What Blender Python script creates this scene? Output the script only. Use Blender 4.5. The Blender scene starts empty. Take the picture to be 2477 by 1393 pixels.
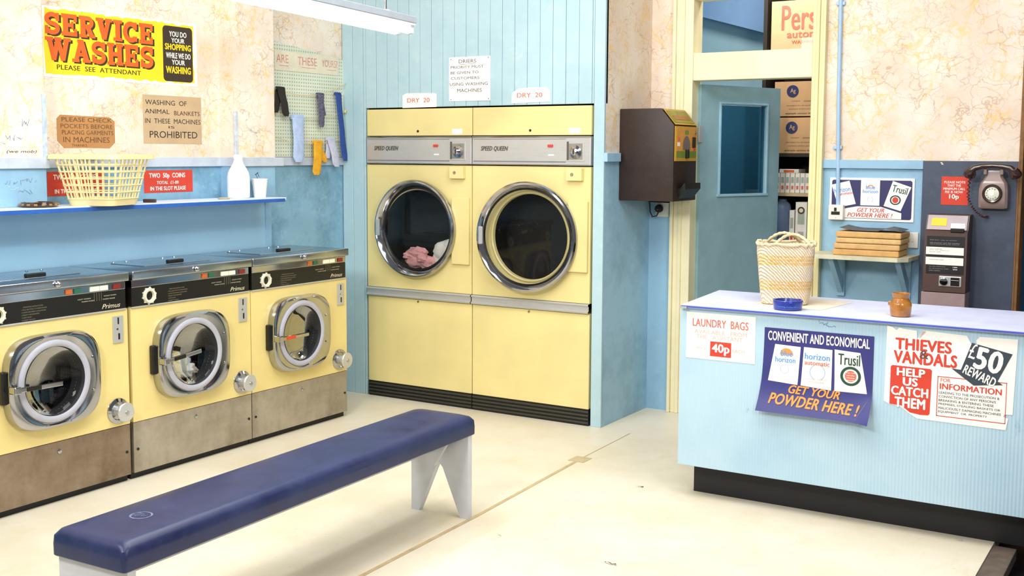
import bpy, bmesh, math, random
from mathutils import Vector, Matrix
random.seed(7)
PI = math.pi
SC = bpy.context.scene
COL = SC.collection

# ------------------------------------------------------------------ camera, world, lights, exposure
cd = bpy.data.cameras.new('camera'); cam = bpy.data.objects.new('camera', cd); COL.objects.link(cam)
cd.sensor_fit = 'HORIZONTAL'; cd.sensor_width = 36.0; cd.lens = 40.08
cd.shift_x = 0.0056; cd.shift_y = -0.0266; cd.clip_start = 0.05; cd.clip_end = 100
_r = Vector((0.8506, 0.5258, 0.0048)); _d = Vector((0.0536, -0.0776, -0.9955)); _f = Vector((-0.5231, 0.8470, -0.0942))
_m = Matrix((( _r.x, -_d.x, -_f.x, 0), (_r.y, -_d.y, -_f.y, 0), (_r.z, -_d.z, -_f.z, 1.6), (0, 0, 0, 1)))
cam.matrix_world = _m
SC.camera = cam

w = bpy.data.worlds.new('world'); SC.world = w; w.use_nodes = True
w.node_tree.nodes['Background'].inputs[0].default_value = (0.93, 0.97, 1.0, 1)
w.node_tree.nodes['Background'].inputs[1].default_value = 0.17
SC.view_settings.view_transform = 'Standard'
try: SC.view_settings.look = 'None'
except Exception: pass
SC.view_settings.exposure = 0.16
SC.view_settings.gamma = 1.0
SC.view_settings.use_curve_mapping = False

def area(name, loc, target, sx, sy, power, col=(1, 1, 1), spread=180):
    l = bpy.data.lights.new(name, 'AREA'); l.shape = 'RECTANGLE'; l.size = sx; l.size_y = sy
    l.energy = power; l.color = col; l.spread = math.radians(spread)
    o = bpy.data.objects.new(name, l); COL.objects.link(o); o.location = loc
    o.rotation_euler = (Vector(target) - Vector(loc)).to_track_quat('-Z', 'Y').to_euler()
    return o
area('overhead_fill', (-2.7, 3.6, 3.5), (-2.9, 3.9, 0), 2.2, 2.4, 78, (1.0, 0.98, 0.95))  # added overhead lamp out of view; the open set has no ceiling
area('overhead_fill', (-0.9, 3.9, 3.5), (-1.3, 5.2, 0.6), 1.4, 1.4, 44, (1.0, 0.98, 0.95))  # second added overhead lamp, unseen, towards the counter
area('studio_light', (-2.2, 0.2, 3.0), (-3.3, 5.8, 1.0), 0.6, 0.6, 78, (1.0, 0.98, 0.94))
area('studio_light', (0.3, 2.4, 2.2), (-4.6, 4.1, 1.1), 0.8, 0.8, 33, (1.0, 0.98, 0.95))
area('studio_light', (-3.5, 1.3, 2.6), (-1.6, 6.5, 1.2), 0.4, 0.4, 24, (1.0, 0.97, 0.93))
area('storeroom_fill', (-2.45, 6.95, 3.0), (-2.4, 7.7, 1.6), 0.5, 0.4, 15, (1.0, 0.95, 0.88))  # unseen fill lamp added to brighten the storeroom

# ------------------------------------------------------------------ materials
def lin(h):
    if isinstance(h, str):
        h = h.lstrip('#'); c = [int(h[i:i+2], 16) / 255 for i in (0, 2, 4)]
    else: c = h
    return tuple(((x / 12.92) if x <= 0.04045 else ((x + 0.055) / 1.055) ** 2.4) for x in c) + (1,)

class NT:
    def __init__(s, name):
        s.m = bpy.data.materials.new(name); s.m.use_nodes = True
        s.t = s.m.node_tree; s.n = s.t.nodes; s.b = s.n['Principled BSDF']; s.out = s.n['Material Output']
        s.tc = None
    def link(s, a, b): s.t.links.new(a, b)
    def new(s, ty, **k):
        x = s.n.new(ty)
        for a, v in k.items():
            if a.startswith('i_'): x.inputs[a[2:].replace('_', ' ')].default_value = v
            else: setattr(x, a, v)
        return x
    def obj(s):
        if not s.tc: s.tc = s.new('ShaderNodeTexCoord')
        return s.tc.outputs['Object']
    def mapped(s, scale=(1, 1, 1), rot=(0, 0, 0)):
        m = s.new('ShaderNodeMapping'); m.inputs['Scale'].default_value = scale; m.inputs['Rotation'].default_value = rot
        s.link(s.obj(), m.inputs[0]); return m.outputs[0]
    def noise(s, scale, detail=3, vec=None, rough=0.55, dist=0.0):
        x = s.new('ShaderNodeTexNoise'); x.inputs['Scale'].default_value = scale; x.inputs['Detail'].default_value = detail
        x.inputs['Roughness'].default_value = rough; x.inputs['Distortion'].default_value = dist
        s.link(vec or s.obj(), x.inputs['Vector']); return x.outputs['Fac']
    def ramp(s, fac, a, b, va=0.0, vb=1.0):
        x = s.new('ShaderNodeMapRange'); x.inputs['From Min'].default_value = a; x.inputs['From Max'].default_value = b
        x.inputs['To Min'].default_value = va; x.inputs['To Max'].default_value = vb
        s.link(fac, x.inputs['Value']); return x.outputs['Result']
    def mul(s, a, b, op='MULTIPLY'):
        x = s.new('ShaderNodeMath'); x.operation = op
        for i, v in enumerate((a, b)):
            if isinstance(v, (int, float)): x.inputs[i].default_value = v
            else: s.link(v, x.inputs[i])
        x.use_clamp = False
        return x.outputs[0]
    def mix(s, fac, a, b):
        x = s.new('ShaderNodeMix'); x.data_type = 'RGBA'
        if isinstance(fac, (int, float)): x.inputs[0].default_value = fac
        else: s.link(fac, x.inputs[0])
        for i, v in ((6, a), (7, b)):
            if isinstance(v, tuple): x.inputs[i].default_value = v
            else: s.link(v, x.inputs[i])
        return x.outputs[2]
    def color(s, c):
        if isinstance(c, tuple): s.b.inputs['Base Color'].default_value = c
        else: s.link(c, s.b.inputs['Base Color'])
    def bump(s, h, strength=0.2, dist=0.01):
        x = s.new('ShaderNodeBump'); x.inputs['Strength'].default_value = strength; x.inputs['Distance'].default_value = dist
        s.link(h, x.inputs['Height']); s.link(x.outputs[0], s.b.inputs['Normal'])

_MC = {}
def flat(name, col, rough=0.6, metal=0.0, var=0.06, scale=14, coat=0.0):
    """painted / printed surface with a faint procedural mottling"""
    if name in _MC: return _MC[name]
    t = NT(name); c = lin(col)
    d = tuple(x * (1 - var * 2.2) for x in c[:3]) + (1,)
    f = t.ramp(t.noise(scale, 3), 0.35, 0.7)
    t.color(t.mix(f, c, d)); t.b.inputs['Roughness'].default_value = rough; t.b.inputs['Metallic'].default_value = metal
    if coat: t.b.inputs['Coat Weight'].default_value = coat; t.b.inputs['Coat Roughness'].default_value = 0.08
    _MC[name] = t.m; return t.m

def m_wallpaper():
    t = NT('marbled wallpaper')
    wv = t.noise(3.2, 3); wv2 = t.noise(9, 3)
    def veins(scale, wd, seed, squash):
        mp = t.new('ShaderNodeMapping'); mp.inputs['Location'].default_value = (seed, seed * 2, seed * .7)
        mp.inputs['Scale'].default_value = squash
        mp.inputs['Rotation'].default_value = (seed * .7, seed * .3, seed)
        t.link(t.obj(), mp.inputs[0])
        nz = t.new('ShaderNodeTexNoise'); nz.inputs['Scale'].default_value = 7; nz.inputs['Detail'].default_value = 4
        t.link(mp.outputs[0], nz.inputs['Vector'])
        ad = t.new('ShaderNodeVectorMath'); ad.operation = 'MULTIPLY_ADD'
        t.link(nz.outputs['Color'], ad.inputs[0]); ad.inputs[1].default_value = (.28, .28, .28); t.link(mp.outputs[0], ad.inputs[2])
        v = t.new('ShaderNodeTexVoronoi'); v.feature = 'DISTANCE_TO_EDGE'; v.inputs['Scale'].default_value = scale
        t.link(ad.outputs[0], v.inputs['Vector'])
        return t.ramp(v.outputs['Distance'], wd, 0.0)
    b1 = veins(9, 0.040, 1.3, (1, 1, 1.2)); b2 = veins(17, 0.045, 4.1, (1.1, 1, 1)); y1 = veins(8, 0.075, 7.7, (1, 1.2, 1)); y2 = veins(15, 0.10, 2.2, (1, 1, 1))
    m1 = t.ramp(t.noise(5, 2), 0.42, 0.62); m2 = t.ramp(t.noise(6.3, 2, t.mapped((1, 1, 1), (0.4, 0, 1))), 0.45, 0.6)
    m3 = t.ramp(t.noise(4.7, 2, t.mapped((1.2, 1, 1), (0, .9, 0))), 0.44, 0.6)
    base = t.mix(t.ramp(wv, .35, .65), lin('#efe4d6'), lin('#e2cfbc'))
    c = t.mix(t.mul(t.mul(y1, m2), .62), base, lin('#f2c65e'))
    c = t.mix(t.mul(t.mul(y2, t.ramp(wv2, .5, .66)), .55), c, lin('#efbf52'))
    c = t.mix(t.mul(t.mul(b1, m1), .62), c, lin('#b98a68'))
    c = t.mix(t.mul(t.mul(b2, m3), .36), c, lin('#b08866'))
    t.color(c); t.b.inputs['Roughness'].default_value = 0.75
    return t.m
def m_blue(name, base, dark, lite, wear=0.5, sc=3.0):
    t = NT(name)
    a = t.noise(sc, 5, rough=.7); b = t.noise(sc * 4.2, 4, rough=.7, dist=.6)
    c = t.mix(t.mul(t.ramp(a, .45, .72), wear), lin(base), lin(dark))
    c = t.mix(t.mul(t.ramp(b, .56, .72), wear * .6), c, lin(lite))
    t.color(c); t.b.inputs['Roughness'].default_value = 0.5
    t.bump(a, .12, .01)
    return t.m
def m_floor():
    t = NT('cream linoleum')
    a = t.noise(1.6, 5, rough=.65); b = t.noise(9, 5, t.mapped((1, .35, 1)), rough=.7); s = t.noise(60, 2)
    c = t.mix(t.ramp(a, .42, .68, 0, .55), lin('#e6ddc8'), lin('#d2c4a2'))
    c = t.mix(t.ramp(b, .55, .75, 0, .45), c, lin('#d6c49a'))
    c = t.mix(t.ramp(s, .66, .72, 0, .35), c, lin('#c2a878'))
    t.color(c); t.b.inputs['Roughness'].default_value = 0.42
    t.b.inputs['Specular IOR Level'].default_value = 0.35
    return t.m
def m_brushed(name, col, dark, rough=.35, sc=(1, 1, 60), blot=.6, metal=1.0):
    t = NT(name)
    a = t.noise(6, 3, t.mapped(sc)); b = t.noise(3.5, 5, rough=.7); g = t.noise(120, 2)
    f = t.mul(t.mul(t.ramp(a, .3, .7), .4), t.mul(t.ramp(b, .35, .7), blot), 'ADD')
    t.color(t.mix(f, lin(col), lin(dark)))
    t.b.inputs['Metallic'].default_value = metal
    t.link(t.ramp(b, .3, .7, rough * .8, rough * 1.3), t.b.inputs['Roughness'])
    return t.m
def m_glass(name, tint=(1, 1, 1, 1), refl=1.0):
    t = NT(name); t.n.remove(t.b)
    tr = t.new('ShaderNodeBsdfTransparent'); tr.inputs[0].default_value = tint
    gl = t.new('ShaderNodeBsdfGlossy'); gl.inputs['Roughness'].default_value = 0.02
    fr = t.new('ShaderNodeFresnel'); fr.inputs[0].default_value = 1.5
    nz = t.new('ShaderNodeMath'); nz.operation = 'MULTIPLY'; nz.inputs[1].default_value = refl; t.link(fr.outputs[0], nz.inputs[0])
    mx = t.new('ShaderNodeMixShader'); t.link(nz.outputs[0], mx.inputs[0]); t.link(tr.outputs[0], mx.inputs[1]); t.link(gl.outputs[0], mx.inputs[2])
    t.link(mx.outputs[0], t.out.inputs[0])
    return t.m
def m_emit(name, col, st):
    t = NT(name); t.b.inputs['Base Color'].default_value = lin(col)
    t.b.inputs['Emission Color'].default_value = lin(col); t.b.inputs['Emission Strength'].default_value = st
    return t.m
def m_vinyl():
    t = NT('navy vinyl'); a = t.noise(5, 5, rough=.7); b = t.noise(90, 2)
    t.color(t.mix(t.ramp(a, .35, .7), lin('#1a224c'), lin('#2c3660')))
    t.link(t.ramp(a, .3, .7, .30, .46), t.b.inputs['Roughness']); t.bump(b, .08, .002)
    return t.m
def m_pegboard():
    t = NT('pegboard'); 
    sep = t.new('ShaderNodeSeparateXYZ'); t.link(t.obj(), sep.inputs[0])
    def cell(o):
        a = t.mul(o, 1 / 0.0215); f = t.mul(a, 0.0, 'ADD'); fr = t.mul(f, 0, 'FRACT'); return t.mul(t.mul(fr, .5, 'SUBTRACT'), 2.0, 'POWER')
    def sq(o):
        a = t.mul(o, 1 / 0.0215); fr = t.mul(a, 0, 'FRACT'); d = t.mul(fr, .5, 'SUBTRACT'); return t.mul(d, d)
    r = t.mul(sq(sep.outputs['X']), sq(sep.outputs['Z']), 'ADD')
    hole = t.ramp(r, .075, .03)
    base = t.mix(t.ramp(t.noise(4, 3), .35, .7), lin('#dfe3cf'), lin('#c9d2bd'))
    t.color(t.mix(t.mul(hole, .75), base, lin('#7f8a78'))); t.b.inputs['Roughness'].default_value = .7
    return t.m
def m_drum(name='perforated drum'):
    t = NT(name)
    v = t.new('ShaderNodeTexVoronoi'); v.inputs['Scale'].default_value = 55; v.inputs['Randomness'].default_value = .0; t.link(t.obj(), v.inputs['Vector'])
    h = t.ramp(v.outputs['Distance'], .24, .18)
    t.color(t.mix(h, lin('#26272a'), lin('#a4a6aa'))); t.b.inputs['Metallic'].default_value = .7; t.b.inputs['Roughness'].default_value = .4  # pale dots paint the glints on the perforations into the drum colour
    return t.m
def m_weave():
    t = NT('woven straw')
    sep = t.new('ShaderNodeSeparateXYZ'); t.link(t.obj(), sep.inputs[0])
    wv = t.new('ShaderNodeTexWave'); wv.bands_direction = 'DIAGONAL'; wv.inputs['Scale'].default_value = 42; wv.inputs['Distortion'].default_value = 3; wv.inputs['Detail'].default_value = 2
    t.link(t.obj(), wv.inputs['Vector'])
    z = sep.outputs['Z']
    def band(a, b):
        u = t.ramp(z, a, a + .004); d = t.ramp(z, b, b + .004, 1, 0); return t.mul(u, d)
    rows = t.ramp(t.mul(t.mul(z, 1 / .0165), 0, 'FRACT'), .15, .3)
    bd = t.mul(t.mul(band(.062, .110), band(.180, .226), 'ADD'), rows)
    nz = t.noise(70, 3)
    c = t.mix(t.ramp(wv.outputs['Fac'], .25, .8), lin('#d8bd98'), lin('#fbeed6'))
    c = t.mix(t.mul(bd, t.ramp(nz, .3, .6, .35, .95)), c, lin('#e6b765'))
    t.color(c); t.b.inputs['Roughness'].default_value = .85
    t.bump(t.mul(wv.outputs['Fac'], nz, 'ADD'), .6, .01)
    return t.m
def m_ribbed(name, base, dark):
    t = NT(name)
    wv = t.new('ShaderNodeTexWave'); wv.bands_direction = 'X'; wv.inputs['Scale'].default_value = 22; t.link(t.obj(), wv.inputs['Vector'])
    a = t.noise(2.5, 4); b = t.noise(14, 5, t.mapped((1, 1, .3)), rough=.75)
    c = t.mix(t.ramp(a, .4, .7, 0, .5), lin(base), lin(dark))
    c = t.mix(t.ramp(b, .66, .76, 0, .6), c, lin('#4f86b0'))
    t.color(c); t.b.inputs['Roughness'].default_value = .45; t.bump(wv.outputs['Fac'], .25, .003)
    return t.m

WP = m_wallpaper()
BLUE = m_blue('blue gloss paint', '#93bcd6', '#668fb2', '#b9d2e0', .45)
BLUEWORN = m_blue('worn blue paint', '#87b2ca', '#527f98', '#b0ccd2', .85, 3.6)
PANELBLUE = m_blue('blue panel paint', '#9fc6de', '#8cb8d4', '#b0d0e4', .3, 2)
TEAL = m_blue('pale turquoise paint', '#b2cfd8', '#98bac6', '#d2e0de', .45, 2.5)
SHELFW = m_blue('pale blue laminate', '#dceafb', '#b8cdf0', '#f4f8ff', .4, 4)
DOORBL = m_blue('dusty blue door paint', '#8fb2bc', '#6f8c94', '#a6c4cc', .5, 2.2)
CREAM = flat('cream gloss paint', '#f5ecc4', .35, var=.05, scale=5)
CREAMD = flat('cream gloss paint aged', '#eee2ac', .4, var=.06, scale=5)
FLOOR = m_floor()
YEL = flat('yellow enamel', '#ecd68c', .28, var=.05, scale=3.5, coat=.3)
YELD = flat('yellow dryer enamel', '#ecdb98', .32, var=.06, scale=2.5, coat=.25)
STEEL = m_brushed('brushed steel', '#c4bbac', '#968a78', .42, (1, 1, .05), .8, .6)
STEELB = m_brushed('stained brushed steel', '#a69480', '#7c6852', .45, (1, 1, .05), .9, .6)
TOPST = m_brushed('polished steel top', '#c4ccd4', '#97a2ac', .22, (40, 1, 1), .4)
CHROME = m_brushed('chrome', '#bcbcc0', '#9c9ca0', .10, (1, 1, 1), .2)
SATIN = m_brushed('satin aluminium', '#d6d6d4', '#bcbcbc', .32, (1, 1, 80), .4, .55)
GREYRING = flat('grey rubber seal', '#b4b4be', .45, var=.05)
BLACK = flat('black plastic', '#16140f', .35, var=.1)
BLACKP = flat('black painted board', '#14141a', .55, var=.1)
RUBBER = flat('black rubber', '#0d0d0e', .5)
GLASS = m_glass('clear glass', (1, 1, 1, 1), 1.0)
DARKGL = m_glass('smoked door glass', (.82, .83, .83, 1), .45)
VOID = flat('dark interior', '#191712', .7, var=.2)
DRUM = m_drum()
VINYL = m_vinyl()
WHITE = flat('white card', '#fbf8f0', .6, var=.02)
WHITEW = flat('off white leg paint', '#d6d8de', .45, var=.07, scale=6)
RED = flat('red print', '#d8402c', .5, var=.05)
REDPALE = flat('faded red print', '#e8705a', .55, var=.1)
ORANGE = flat('orange print', '#e8641c', .55, var=.08)
ORANGEL = flat('light orange print', '#ff9a44', .5, var=.04)
YPRINT = flat('yellow print', '#fbd820', .5, var=.03)
DKBROWN = flat('dark brown print', '#3a2a1c', .55, var=.05)
NAVY = flat('navy print', '#34357c', .45, var=.06, scale=6)
NAVYD = flat('dark navy print', '#2a2c60', .45, var=.06, scale=6)
INK = flat('black ink', '#2c2420', .6, var=.1)
INKF = flat('faded black ink', '#5c4c44', .7, var=.15)
BLUEINK = flat('blue ink', '#6f86c8', .7, var=.15)
PBLUE = flat('light blue print', '#5c9ee0', .5)
GREEN = flat('dark green print', '#1e4a38', .5)
CARD = flat('brown cardboard', '#cfa374', .75, var=.06, scale=8)
CARDB = flat('tan cardboard', '#c9ac86', .75, var=.06, scale=8)
KRAFT = flat('orange brown paper card', '#b98550', .75, var=.06, scale=8)
VEND = m_blue('dark brown speckled enamel', '#2e1e18', '#1f130e', '#3a2820', .8, 14)
PHPANEL = m_blue('slate painted board', '#434d60', '#2c3646', '#565a6a', .7, 4)
GREY = flat('grey batten paint', '#a8b2bc', .4, var=.04)
TUBE = m_emit('glowing tube', '#e4fbff', 3.2)
ROPE = flat('string', '#dcc894', .8, var=.1)

# ------------------------------------------------------------------ mesh helpers
def box(bm, x0, x1, y0, y1, z0, z1, bev=0.0, M=None, seg=2):
    r = bmesh.ops.create_cube(bm, size=1)
    vs = r['verts']
    S = Matrix.Translation(((x0+x1)/2, (y0+y1)/2, (z0+z1)/2)) @ Matrix.Diagonal((abs(x1-x0), abs(y1-y0), abs(z1-z0), 1))
    bmesh.ops.transform(bm, matrix=S, verts=vs)
    if bev > 0:
        es = list({e for v in vs for e in v.link_edges})
        rr = bmesh.ops.bevel(bm, geom=es, offset=bev, segments=seg, profile=.5, affect='EDGES')
        vs = list({v for f in rr['faces'] for v in f.verts} | {v for v in vs if v.is_valid})
    if M is not None: bmesh.ops.transform(bm, matrix=M, verts=[v for v in vs if v.is_valid])
    return bm
def loft(bm, rings, closed=True, cap0=False, cap1=False):
    vr = [[bm.verts.new(p) for p in r] for r in rings]
    n = len(vr[0])
    for a, b in zip(vr, vr[1:]):
        for i in range(n if closed else n - 1):
            j = (i + 1) % n
            try: bm.faces.new((a[i], a[j], b[j], b[i]))
            except ValueError: pass
    if cap0: bm.faces.new(list(reversed(vr[0])))
    if cap1: bm.faces.new(vr[-1])
    return bm
def frame_axes(d):
    d = Vector(d).normalized(); u = d.orthogonal().normalized(); return u, d.cross(u)
def cyl(bm, p0, p1, r, r2=None, seg=20, caps=True):
    p0 = Vector(p0); p1 = Vector(p1); r2 = r if r2 is None else r2
    u, v = frame_axes(p1 - p0)
    R = [[tuple(p + (u * math.cos(2*PI*i/seg) + v * math.sin(2*PI*i/seg)) * rr) for i in range(seg)] for p, rr in ((p0, r), (p1, r2))]
    return loft(bm, R, True, caps, caps)
def tube(bm, pts, r, seg=8, caps=True):
    pts = [Vector(p) for p in pts]; rings = []
    u = None
    for i, p in enumerate(pts):
        d = (pts[min(i+1, len(pts)-1)] - pts[max(i-1, 0)]).normalized()
        if u is None: u = d.orthogonal().normalized()
        u = (u - d * u.dot(d)).normalized(); v = d.cross(u)
        rr = r[i] if isinstance(r, (list, tuple)) else r
        rings.append([tuple(p + (u * math.cos(2*PI*k/seg) + v * math.sin(2*PI*k/seg)) * rr) for k in range(seg)])
    return loft(bm, rings, True, caps, caps)
def lathe(bm, prof, c=(0, 0, 0), axis='Z', seg=48, cap0=False, cap1=False, sx=1.0, sz=1.0):
    R = []
    for r, t in prof:
        ring = []
        for i in range(seg):
            a = 2*PI*i/seg; p = (r*math.cos(a)*sx, r*math.sin(a)*sz)
            if axis == 'Z': ring.append((c[0]+p[0], c[1]+p[1], c[2]+t))
            elif axis == 'Y': ring.append((c[0]+p[0], c[1]+t, c[2]+p[1]))
            else: ring.append((c[0]+t, c[1]+p[0], c[2]+p[1]))
        R.append(ring)
    return loft(bm, R, True, cap0, cap1)
def prism(bm, poly, y0, y1):
    """polygon in x,z extruded along y"""
    a = [bm.verts.new((x, y0, z)) for x, z in poly]; b = [bm.verts.new((x, y1, z)) for x, z in poly]
    bm.faces.new(a); bm.faces.new(list(reversed(b)))
    n = len(poly)
    for i in range(n):
        j = (i+1) % n; bm.faces.new((a[j], a[i], b[i], b[j]))
    return bm
def B(): return bmesh.new()
def link(name, bm, mat, parent=None, smooth=False, recalc=True):
    if recalc: bmesh.ops.recalc_face_normals(bm, faces=bm.faces)
    me = bpy.data.meshes.new(name); bm.to_mesh(me); bm.free()
    if smooth:
        for p in me.polygons: p.use_smooth = True
    for m in (mat if isinstance(mat, (list, tuple)) else [mat]): me.materials.append(m)
    if smooth:
        try: me.set_sharp_from_angle(angle=math.radians(38))
        except Exception: pass
    o = bpy.data.objects.new(name, me); COL.objects.link(o)
    if parent: o.parent = parent
    return o
def thing(name, label, cat, loc=(0, 0, 0), rz=0.0, group=None):
    o = bpy.data.objects.new(name, None); COL.objects.link(o); o.empty_display_size = .05
    o.location = loc; o.rotation_euler = (0, 0, rz); tag(o, label, cat, group); return o
def tag(o, label, cat, group=None):
    o['label'] = label; o['category'] = cat
    if group: o['group'] = group
    return o
def struct(name, bm, mat, parent=None, smooth=False):
    o = link(name, bm, mat, parent, smooth)
    if not parent: o['kind'] = 'structure'
    return o
def place(o, loc, rz=0.0):
    o.location = loc; o.rotation_euler = (0, 0, rz); return o
LEFT = PI / 2          # local x -> world +Y, local y -> world -X : things on / against the left wall

# lettering -----------------------------------------------------------
_TC = {}
def glyphs(s, bold=0.0, shear=0.0, spacing=1.0):
    k = (s, bold, shear, spacing)
    if k in _TC: return _TC[k]
    cu = bpy.data.curves.new('lettering', 'FONT'); cu.body = s; cu.size = 1; cu.offset = 0.0; cu.shear = shear
    cu.space_character = spacing + (bold*1.1 if bold > .012 else 0); cu.resolution_u = 3; cu.fill_mode = 'FRONT'
    o = bpy.data.objects.new('lettering', cu); COL.objects.link(o)
    dg = bpy.context.evaluated_depsgraph_get(); dg.update()
    me = bpy.data.meshes.new_from_object(o.evaluated_get(dg))
    V0 = [(v.co.x, v.co.y) for v in me.vertices]; F0 = [tuple(p.vertices) for p in me.polygons]
    bpy.data.objects.remove(o); bpy.data.curves.remove(cu); bpy.data.meshes.remove(me)
    V = [(x, y, 0.0) for x, y in V0]; F = list(F0)
    if bold > .006:                       # thicker print: the same outline printed again slightly to either side
        for q, (d, e) in enumerate(((-bold, 0), (bold, 0), (0, bold*.6), (0, -bold*.6), (-bold*.6, bold*.4), (bold*.6, -bold*.4))[:6 if bold > .025 else 2]):
            b_ = len(V); V += [(x + d, y + e, .00010*(q+1)) for x, y in V0]; F += [tuple(i + b_ for i in f) for f in F0]
    _TC[k] = (V, F); return V, F
def put(parent, V, F, rect, mat, y=-.002, fit='both', rot=0.0, warp=None, name='lettering', W=1, H=1, drop=0.0):
    """rect in fractions of W,H (u0,v0 bottom-left, u1,v1 top-right)"""
    if not V: return None
    xs = [p[0] for p in V]; ys = [p[1] for p in V]
    x0, x1, y0, y1 = min(xs), max(xs), min(ys), max(ys)
    a0, b0, a1, b1 = rect[0]*W, rect[1]*H, rect[2]*W, rect[3]*H
    sx = (a1-a0)/max(x1-x0, 1e-6); sy = (b1-b0)/max(y1-y0, 1e-6)
    if fit == 'height': sx = sy
    cx, cy = (a0+a1)/2, (b0+b1)/2; c, s = math.cos(rot), math.sin(rot)
    out = []
    for p_ in V:
        px, py = p_[0], p_[1]; lay = p_[2] if len(p_) > 2 else 0.0
        qx = (px-(x0+x1)/2)*sx; qy = (py-(y0+y1)/2)*sy
        X = cx + qx*c - qy*s; Z = cy + qx*s + qy*c + drop*qx
        yy = y - lay + (warp(X, Z) if warp else 0.0)
        if warp and hasattr(warp, 'xz'): X, Z = warp.xz(X, Z)
        out.append((X, yy, Z))
    me = bpy.data.meshes.new(name); me.from_pydata(out, [], F); me.materials.append(mat)
    o = bpy.data.objects.new(name, me); COL.objects.link(o); o.parent = parent
    return o
def text(parent, s, rect, mat, bold=0.0, shear=0.0, spacing=1.0, **k):
    V, F = glyphs(s, bold, shear, spacing); return put(parent, V, F, rect, mat, **k)
def panel(parent, name, rect, mat, y0, y1, W=1, H=1, rad=0.0, warp=None):
    """flat printed patch or plate, optionally with rounded corners"""
    x0, z0, x1, z1 = rect[0]*W, rect[1]*H, rect[2]*W, rect[3]*H
    if rad > 0:
        pts = []
        for cx, cz, a in ((x1-rad, z1-rad, 0), (x0+rad, z1-rad, 90), (x0+rad, z0+rad, 180), (x1-rad, z0+rad, 270)):
            for k in range(5):
                t = math.radians(a + 22.5*k); pts.append((cx+rad*math.cos(t), cz+rad*math.sin(t)))
    else: pts = [(x0, z0), (x1, z0), (x1, z1), (x0, z1)]
    return link(name, prism(B(), pts, y0, y1), mat, parent)
def poly_part(parent, name, pts, mat, y0, y1, W=1, H=1):
    return link(name, prism(B(), [(u*W, v*H) for u, v in pts], y0, y1), mat, parent)
def ring_part(parent, name, c, r0, r1, mat, y, a0=0, a1=360, sx=1.0, seg=32, y1=None):
    bm = B(); n = seg; A = [math.radians(a0 + (a1-a0)*i/n) for i in range(n+1)]
    o = [(c[0]+r1*math.cos(a)*sx, y, c[1]+r1*math.sin(a)) for a in A]
    i_ = [(c[0]+r0*math.cos(a)*sx, y, c[1]+r0*math.sin(a)) for a in A]
    loft(bm, [o, i_], closed=False)
    bmesh.ops.remove_doubles(bm, verts=bm.verts, dist=1e-6)
    return link(name, bm, mat, parent)

# slab serif letters for the big poster: strokes on a unit cell -------------
def stroke(V, F, pts, t):
    pts = [Vector((p[0], p[1])) for p in pts]; L = []; R = []
    for i, p in enumerate(pts):
        d = (pts[min(i+1, len(pts)-1)] - pts[max(i-1, 0)]).normalized(); nrm = Vector((-d.y, d.x)) * t / 2
        L.append(p + nrm); R.append(p - nrm)
    b = len(V); V += [tuple(p) for p in L] + [tuple(p) for p in R]; n = len(pts)
    for i in range(n-1): F.append((b+i, b+i+1, b+n+i+1, b+n+i))
def rect2(V, F, x0, y0, x1, y1):
    b = len(V); V += [(x0, y0), (x1, y0), (x1, y1), (x0, y1)]; F.append((b, b+1, b+2, b+3))
def arc(cx, cy, rx, ry, a0, a1, n=12):
    return [(cx+rx*math.cos(math.radians(a0+(a1-a0)*i/n)), cy+ry*math.sin(math.radians(a0+(a1-a0)*i/n))) for i in range(n+1)]
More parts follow.
